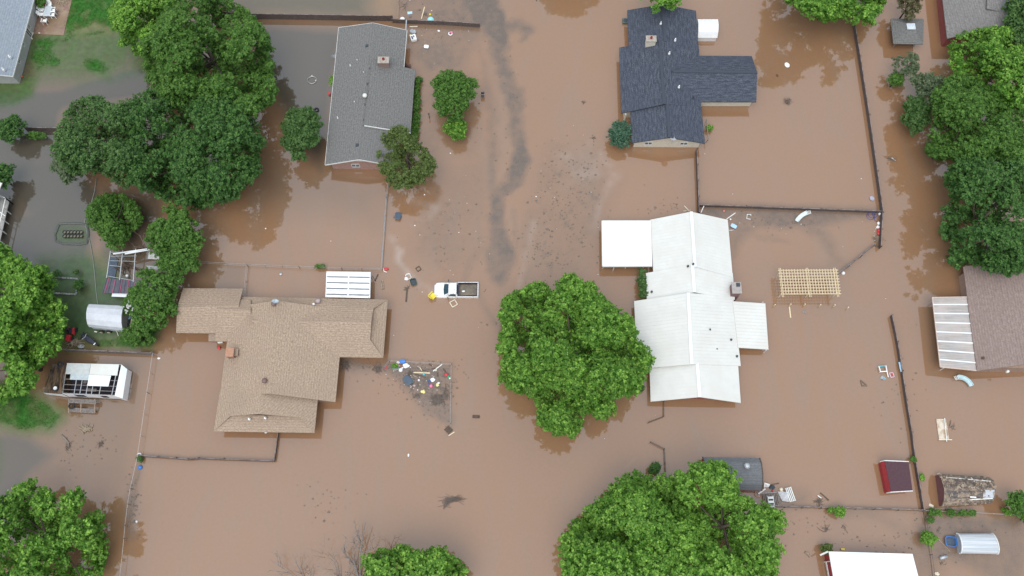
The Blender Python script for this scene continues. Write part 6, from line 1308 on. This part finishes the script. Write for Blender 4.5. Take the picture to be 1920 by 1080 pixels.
# motorbike under dark cover
c = P(172,640,0); t = thing('motorcycle', 'black motorcycle leaning beside slatted fence', 'motorcycle', (c.x,c.y,.05)); R_ = Matrix.Rotation(-.55,4,'Z'); mt = Matrix.Translation((c.x,c.y,0))@R_
mb = MB(); mb.prism([(-1.0,-.12),(-.7,-.28),(-.1,-.34),(.5,-.3),(1.1,-.1),(1.1,.12),(.5,.3),(-.1,.36),(-.7,.26),(-1.0,.1)],.35,.95,.14); mb.xf(mt); mb.build('body', M('black_gloss',(.02,.022,.035),.3,(.05,.055,.07),6), t)
for dx in (-.95,.95): mb = MB(); mb.lathe((0,0,0),[(.15,-.07),(.34,-.08),(.36,0),(.34,.08),(.15,.07)],16,rot=Matrix.Rotation(math.pi/2,3,'X')); mb.xf(mt@Matrix.Translation((dx,0,.4))); mb.build('wheel', black_rubber, t)
mb = MB(); mb.tube([(-.6,-.42,1.05),(-.5,0,1.0),(-.6,.42,1.05)],.03,6); mb.xf(mt); mb.build('handlebar', galv, t); mb = MB(); mb.box((1.0,-.05,.85),(.12,.32,.16)); mb.xf(mt); mb.build('tail_light', white_plastic, t)
crumple(153,650,.4,'silver grey scrap beside black motorcycle',galv,'scrap','scrap',seed=64); brush(140,643,14,8,'heap of pale sticks below red riding mower',M('straw',(.42,.33,.24)),50,.12,seed=65,th=.04); brush(158,629,6,6,'dark jumble between mower and motorcycle',dark_plastic,16,.2,seed=66,th=.07)
# stripped trailer home
q0 = dict(nw=P(126,681,2.1), ne=P(227.5,683.5,2.1), se=P(215,742,2.1), sw=P(117,738,2.1)); c = P(175,715,0)
t = thing('camper_trailer', 'stripped white travel trailer with exposed rafters and rusted front', 'trailer', (c.x,c.y,.2)); nw,ne,se,sw = q0['nw'],q0['ne'],q0['se'],q0['sw']
B_ = lambda p_, z=.35: Vector((p_.x,p_.y,z)); wt = M('camper_white',(.80,.80,.80),.5,(.70,.71,.73),1.5)
S_ = lambda u,v,z=2.1: Vector((*(nw.lerp(ne,u)).lerp(sw.lerp(se,u),v).xy, z))
def quad(name, pts, mat, parent=t):
    mb = MB(); pts = [Vector(p_) for p_ in pts]; n_ = (pts[1]-pts[0]).cross(pts[2]-pts[0]).normalized()*.02
    k = len(pts); mb.mesh(pts+[p_-n_ for p_ in pts], [tuple(range(k)), tuple(range(k,2*k))[::-1]]+[(i,i+k,(i+1)%k+k,(i+1)%k) for i in range(k)]); return mb.build(name, mat, parent)
sw_ = quad('side_wall', [B_(sw),B_(se),se,sw], wt); quad('side_wall', [B_(nw),B_(ne),ne,nw], wt)
nose = [P(238.5,692,1.75),P(230,746.5,1.75)]; quad('end_wall', [ne,se,nose[1],nose[0]], bright_white); quad('end_wall', [nose[0],nose[1],B_(nose[1]),B_(nose[0])], wt); quad('end_wall', [se,nose[1],B_(nose[1]),B_(se)], wt)
quad('end_wall', [B_(S_(-.0,0)),B_(S_(-.0,1)),S_(0,1),S_(0,0)], rust_metal)
quad('roof_panel', [S_(0,.0,2.12),S_(.44,.0,2.12),S_(.44,.36,2.12),S_(0,.36,2.12)], M('grey_panel',(.52,.54,.53),.5,(.44,.46,.45),2)); quad('roof_panel', [S_(.445,.0,2.125),S_(.96,.0,2.125),S_(.97,.36,2.125),S_(.445,.36,2.125)], white_metal)
quad('roof_panel', [S_(.10,.36,2.14),S_(.45,.36,2.14),S_(.45,.54,2.14),S_(.10,.54,2.14)], M('bluegrey_panel',(.50,.56,.58),.5)); quad('roof_panel', [S_(.45,.37,2.17),S_(.86,.37,2.17),S_(.85,.72,2.17),S_(.45,.72,2.17)], bright_white)
quad('floor', [S_(0,0,.5),S_(1,0,.5),S_(1,1,.5),S_(0,1,.5)], dark_hole)
for v in (.52,.70,.86,.98): mb = MB(); mb.beam(S_(0,v,2.04),S_(1,v,2.04),.07,.08); mb.build('rafter', fence_grey, t)
for u in (.0,.22,.33,.45,.55,.70,.94): mb = MB(); mb.beam(S_(u,.34,2.06),S_(u,1,2.06),.07,.08); mb.build('rafter', galv, t)
for u0,v0,u1,v1,zz_ in ((.3,.5,.36,.6,1.3),(.38,.76,.58,.86,1.4)): quad('cabinet', [S_(u0,v0,zz_),S_(u1,v0,zz_),S_(u1,v1,zz_),S_(u0,v1,zz_)], fence_grey)
for u0,u1 in ((.20,.38),(.70,.82)):
    pf = lambda u,z: Vector((*sw.lerp(se,u).xy, z))+Vector((0,-.035,0)); quad('window', [pf(u0,.9),pf(u1,.9),pf(u1,1.8),pf(u0,1.8)], dark_hole)
# rusted front deck of the trailer
a_,b_,c_,d_ = P(97,684,1.6),P(125,680.5,2.0),P(116.5,739,2.0),P(80,736,1.3)
fd = MB(); fd.mesh([a_,b_,c_,d_]+[p_-Vector((0,0,.06)) for p_ in (a_,b_,c_,d_)], [(0,1,2,3),(7,6,5,4),(0,4,5,1),(1,5,6,2),(2,6,7,3),(3,7,4,0)]); ribs(fd,a_,d_,c_,b_,.35,.06,.04); fd.build('front_deck', rust_metal, t)
quad('side_wall', [B_(d_),B_(c_),c_,d_], wt); tire(104,733-5,.36,'white walled tire lying on rusted front of camper',2.0,rim=white_plastic); tire(113,683,.36,'dark tire near the tree on rusted camper front',1.95)
# steps
stt = thing('wooden_steps', 'grey wooden step platform below stripped camper trailer', 'steps', P(153,759,.1)); 
for (x0,y0,x1,y1,z) in ((128,749,180,752,.9),(128,753,180,756,.85),(128,766,178,769,.45),(128,770,178,773,.4)): mb = MB(); mb.beam(P(x0,y0,z),P(x1,y1,z),.28,.05); mb.build('tread', fence_grey, stt)
for x in (129,152,178): mb = MB(); mb.beam(P(x,748,.85),P(x,774,.35),.12,.12); mb.build('stringer', wood_old, stt)
tire(134.5,761,.4,'dark tire lying on the wooden step platform',.75)
brush(162,803,12,7,'pile of bleached sticks on bank below camper steps',M('straw',(.42,.33,.24)),50,.15,seed=67,th=.06); mb = MB(); mb.tube([P(115,815,.1),P(122,822,.15),P(129,830,.15),P(128,842,.05)],[.06,.08,.06,.03],6); mb.tube([P(129,830,.15),P(137,826,.1)],[.05,.02],5); single(mb,'branch','forked grey branch on bank near blue grey water','branch',dead_bark,smooth=True)
brush(127,838,7,12,'fine dark twigs around forked grey branch',n=22,seed=68,th=.018); brush(189,833,7,6,'dark leaf raft right of forked grey branch',n=30,seed=69,th=.025)
# collapsed shed: frame + dark striped roof
t = thing('collapsed_shed', 'collapsed shed frame with pink striped dark roof sheet', 'shed', P(238,515,.05)); fp = [P(207,473,1.5),P(262,468,1.5),P(258,530,1.2),P(200,521,1.3)]
FQ = lambda u,v: (fp[0].lerp(fp[1],u)).lerp(fp[3].lerp(fp[2],u),v)
for u in (0,.42,.86): mb = MB(); mb.beam(FQ(u,-.04),FQ(u,1.0),.09,.09); mb.build('rafter', galv, t)
for v in (0,.15,.32,.5,.92): mb = MB(); mb.beam(FQ(0,v)-Vector((0,0,.1)),FQ(.42 if v == .5 else .9,v+.03)-Vector((0,0,.1)),.05,.05); mb.build('purlin', galv, t)
for u,v in ((0,0),(.86,0),(0,1),(.42,1)): a = FQ(u,v); mb = MB(); mb.beam((a.x,a.y,-.3),a,.09,.09); mb.build('post', fence_grey, t)
for x0,y0,x1,y1 in ((212,476,277,467),(234,476,280,468)): mb = MB(); mb.beam(P(x0,y0,1.65),P(x1,y1,1.65),.18,.06); mb.build('white_rail', bright_white, t)
st = [P(200,522,1.15),P(262,527,1.15),P(262,551,1.0),P(192,549,1.0)]; mb = roof_mb([st],.05); ribs(mb,st[0],st[1],st[2],st[3],.55,.08,.06); sh = mb.build('roof_sheet', M('dark_sheet',(.055,.06,.085),.5,(.09,.09,.11),2), t)
for k in range(5): u = .07+k*.2; mb = MB(); mb.beam(st[0].lerp(st[1],u)+Vector((0,0,.05)),st[3].lerp(st[2],u)+Vector((0,0,.05)),.09,.03); mb.build('pink_stripe', M('faded_pink',(.40,.06,.14),.6), sh)
mb = MB(); mb.beam(P(210,552.5,.8),P(246,554,.8),.5,.05); mb.build('white_door', bright_white, t); mb = MB(); mb.ball(P(238,517,.4),.18); mb.build('globe', white_plastic, t)
quad('floor_panel', [P(206,482,.1),P(222,486,.1),P(215,525,.1),P(200,516,.1)], slate_plastic, t)
quad('white_panel', [P(280,471,1.3),P(303,484,1.3),P(298,487,1.2),P(277,485,1.3)], M('speckled_white',(.62,.63,.62),.7,(.25,.25,.24),8), t); quad('white_panel', [P(274,498,1.2),P(301,499,1.2),P(300,506,1.1),P(280,505,1.1)], M('grey_panel2',(.36,.38,.38),.6), t)
brush(240,500,20,16,'dark fallen boards inside the collapsed shed frame',wood_brown,22,.2,seed=70,th=.07)
# sagging hose / cable
mb = MB(); mb.tube([P(x,y,.06) for x,y in ((181,335),(177,360),(170,385),(161,405),(159,415),(163,435),(170,460),(175,490),(178,520),(180,545),(184,575))],.05,5); single(mb,'cable','pale cable trailing across the grey pond water','cable',M('faint_cable',(.26,.28,.25),.7))
# white porch at left edge
t = thing('porch', 'white railed porch deck cut off by left edge', 'porch', P(-10,400,-.2)); pq = [P(-30,355,1.0),P(17,377,1.0),P(0,452,1.0),P(-50,440,1.0)]
mb = roof_mb([pq],.1); mb.build('deck', M('deck_boards',(.36,.35,.33),.8,(.24,.23,.22),3), t)
for a,b_ in ((pq[0],pq[1]),(pq[1],pq[2])):
    mb = MB(); mb.beam(a+Vector((0,0,.85)),b_+Vector((0,0,.85)),.1,.08); mb.build('rail', white_paint, t)
    for k in range(5): p_ = a.lerp(b_,k/4); mb = MB(); mb.beam(Vector((p_.x,p_.y,-.4)),p_+Vector((0,0,.9)),.1,.1); mb.build('post', white_paint, t)
mb = MB(); mb.beam(P(-14,388,1.8),P(10,405,1.8),.1,.08); mb.build('rail', white_paint, t)
mb = roof_mb([[P(-60,330,3.2),P(4,343,3.2),P(-12,380,3.2),P(-70,370,3.2)]],.15); mb.build('roof', white_metal, t)
crumple(4,392,.5,'maroon cushion heap on white railed porch',M('maroon_cloth',(.2,.03,.05),.9),'cushions','cushion',seed=71)
# ---------------- loose stuff ----------------
def chips(name, label_kind, regions, n, mat, s0, s1, seed):
    rs = random.Random(seed); mb = MB()
    for (cx,cy,rx,ry,k) in regions:
        for i in range(int(n*k)):
            x, y = rs.gauss(cx,rx*.5), rs.gauss(cy,ry*.5); c = P(x,y,.012+rs.random()*.02); r = rs.uniform(s0,s1)*(1 if rs.random()<.85 else 1.8); m_ = rs.randint(4,6); a0 = rs.random()*6
            vs = [c+Vector((math.cos(a0+6.283*j/m_)*r*rs.uniform(.5,1.2), math.sin(a0+6.283*j/m_)*r*rs.uniform(.4,1.), 0)) for j in range(m_)]
            mb.mesh(vs+[v_+Vector((0,0,.03)) for v_ in vs], [tuple(range(m_,2*m_))]+[(j,(j+1)%m_,(j+1)%m_+m_,j+m_) for j in range(m_)])
    o = mb.build(name, mat, None, origin=(0,0,0)); o['kind'] = 'stuff'; return o
chips('leaf_litter','', [(1055,370,55,110,1.5),(1010,480,40,60,.7),(1110,300,60,60,.4),(850,430,90,90,.6),(940,250,60,200,.5),(790,720,70,45,1.6),(820,50,80,50,.7),(1470,415,90,22,.6),(1250,388,40,12,.3),(1660,1010,90,45,.5),(1800,1000,80,60,.5),(620,940,60,60,.4),(250,940,14,60,.6),(1110,450,110,110,.5),(1480,980,100,40,.3),(940,620,60,80,.3),(700,690,60,25,.4),(1680,720,60,120,.3),(160,830,70,40,.4),(800,708,48,30,2.6),(820,745,30,40,1.0)], 105, mud_wood, .03, .12, 5)
chips('pale_flecks','', [(1050,370,100,150,.5),(800,60,100,70,.8),(790,710,60,40,1.6),(850,430,100,120,.6),(1450,420,150,60,.4),(1640,430,20,40,.5),(960,540,700,350,1.2),(1450,930,50,20,.5)], 26, white_plastic, .03, .07, 6)
# short grass standing out of the lawns
flat = (grass > .7) & (np.abs(GX) < 84) & (GY > -8) & (GY < 92); gi = np.argwhere(flat); 
if len(gi):
    rs = np.random.RandomState(9); sel = gi[rs.randint(0, len(gi), 16000)]; gx = GX[sel[:,0], sel[:,1]]+rs.uniform(-.15,.15,len(sel)); gy = GY[sel[:,0], sel[:,1]]+rs.uniform(-.15,.15,len(sel))
    C = np.stack([gx, gy, rs.uniform(.01,.06,len(sel))], -1); nn = rs.normal(size=(len(sel),3))*.5+np.array([0,0,.6]); nn /= np.linalg.norm(nn,axis=1)[:,None]; tt = rs.rand(len(sel),1)
    col = np.array([[.022,.088,.010]])*(1-tt)+np.array([[.045,.15,.02]])*tt
    o = leaf_mesh('grass', C, nn, rs.uniform(.03,.07,len(sel)), col, LEAF, None, (0,0,0), asp=.4); tag(o, 'short green grass standing out of the shallow water', 'grass', kind='stuff')
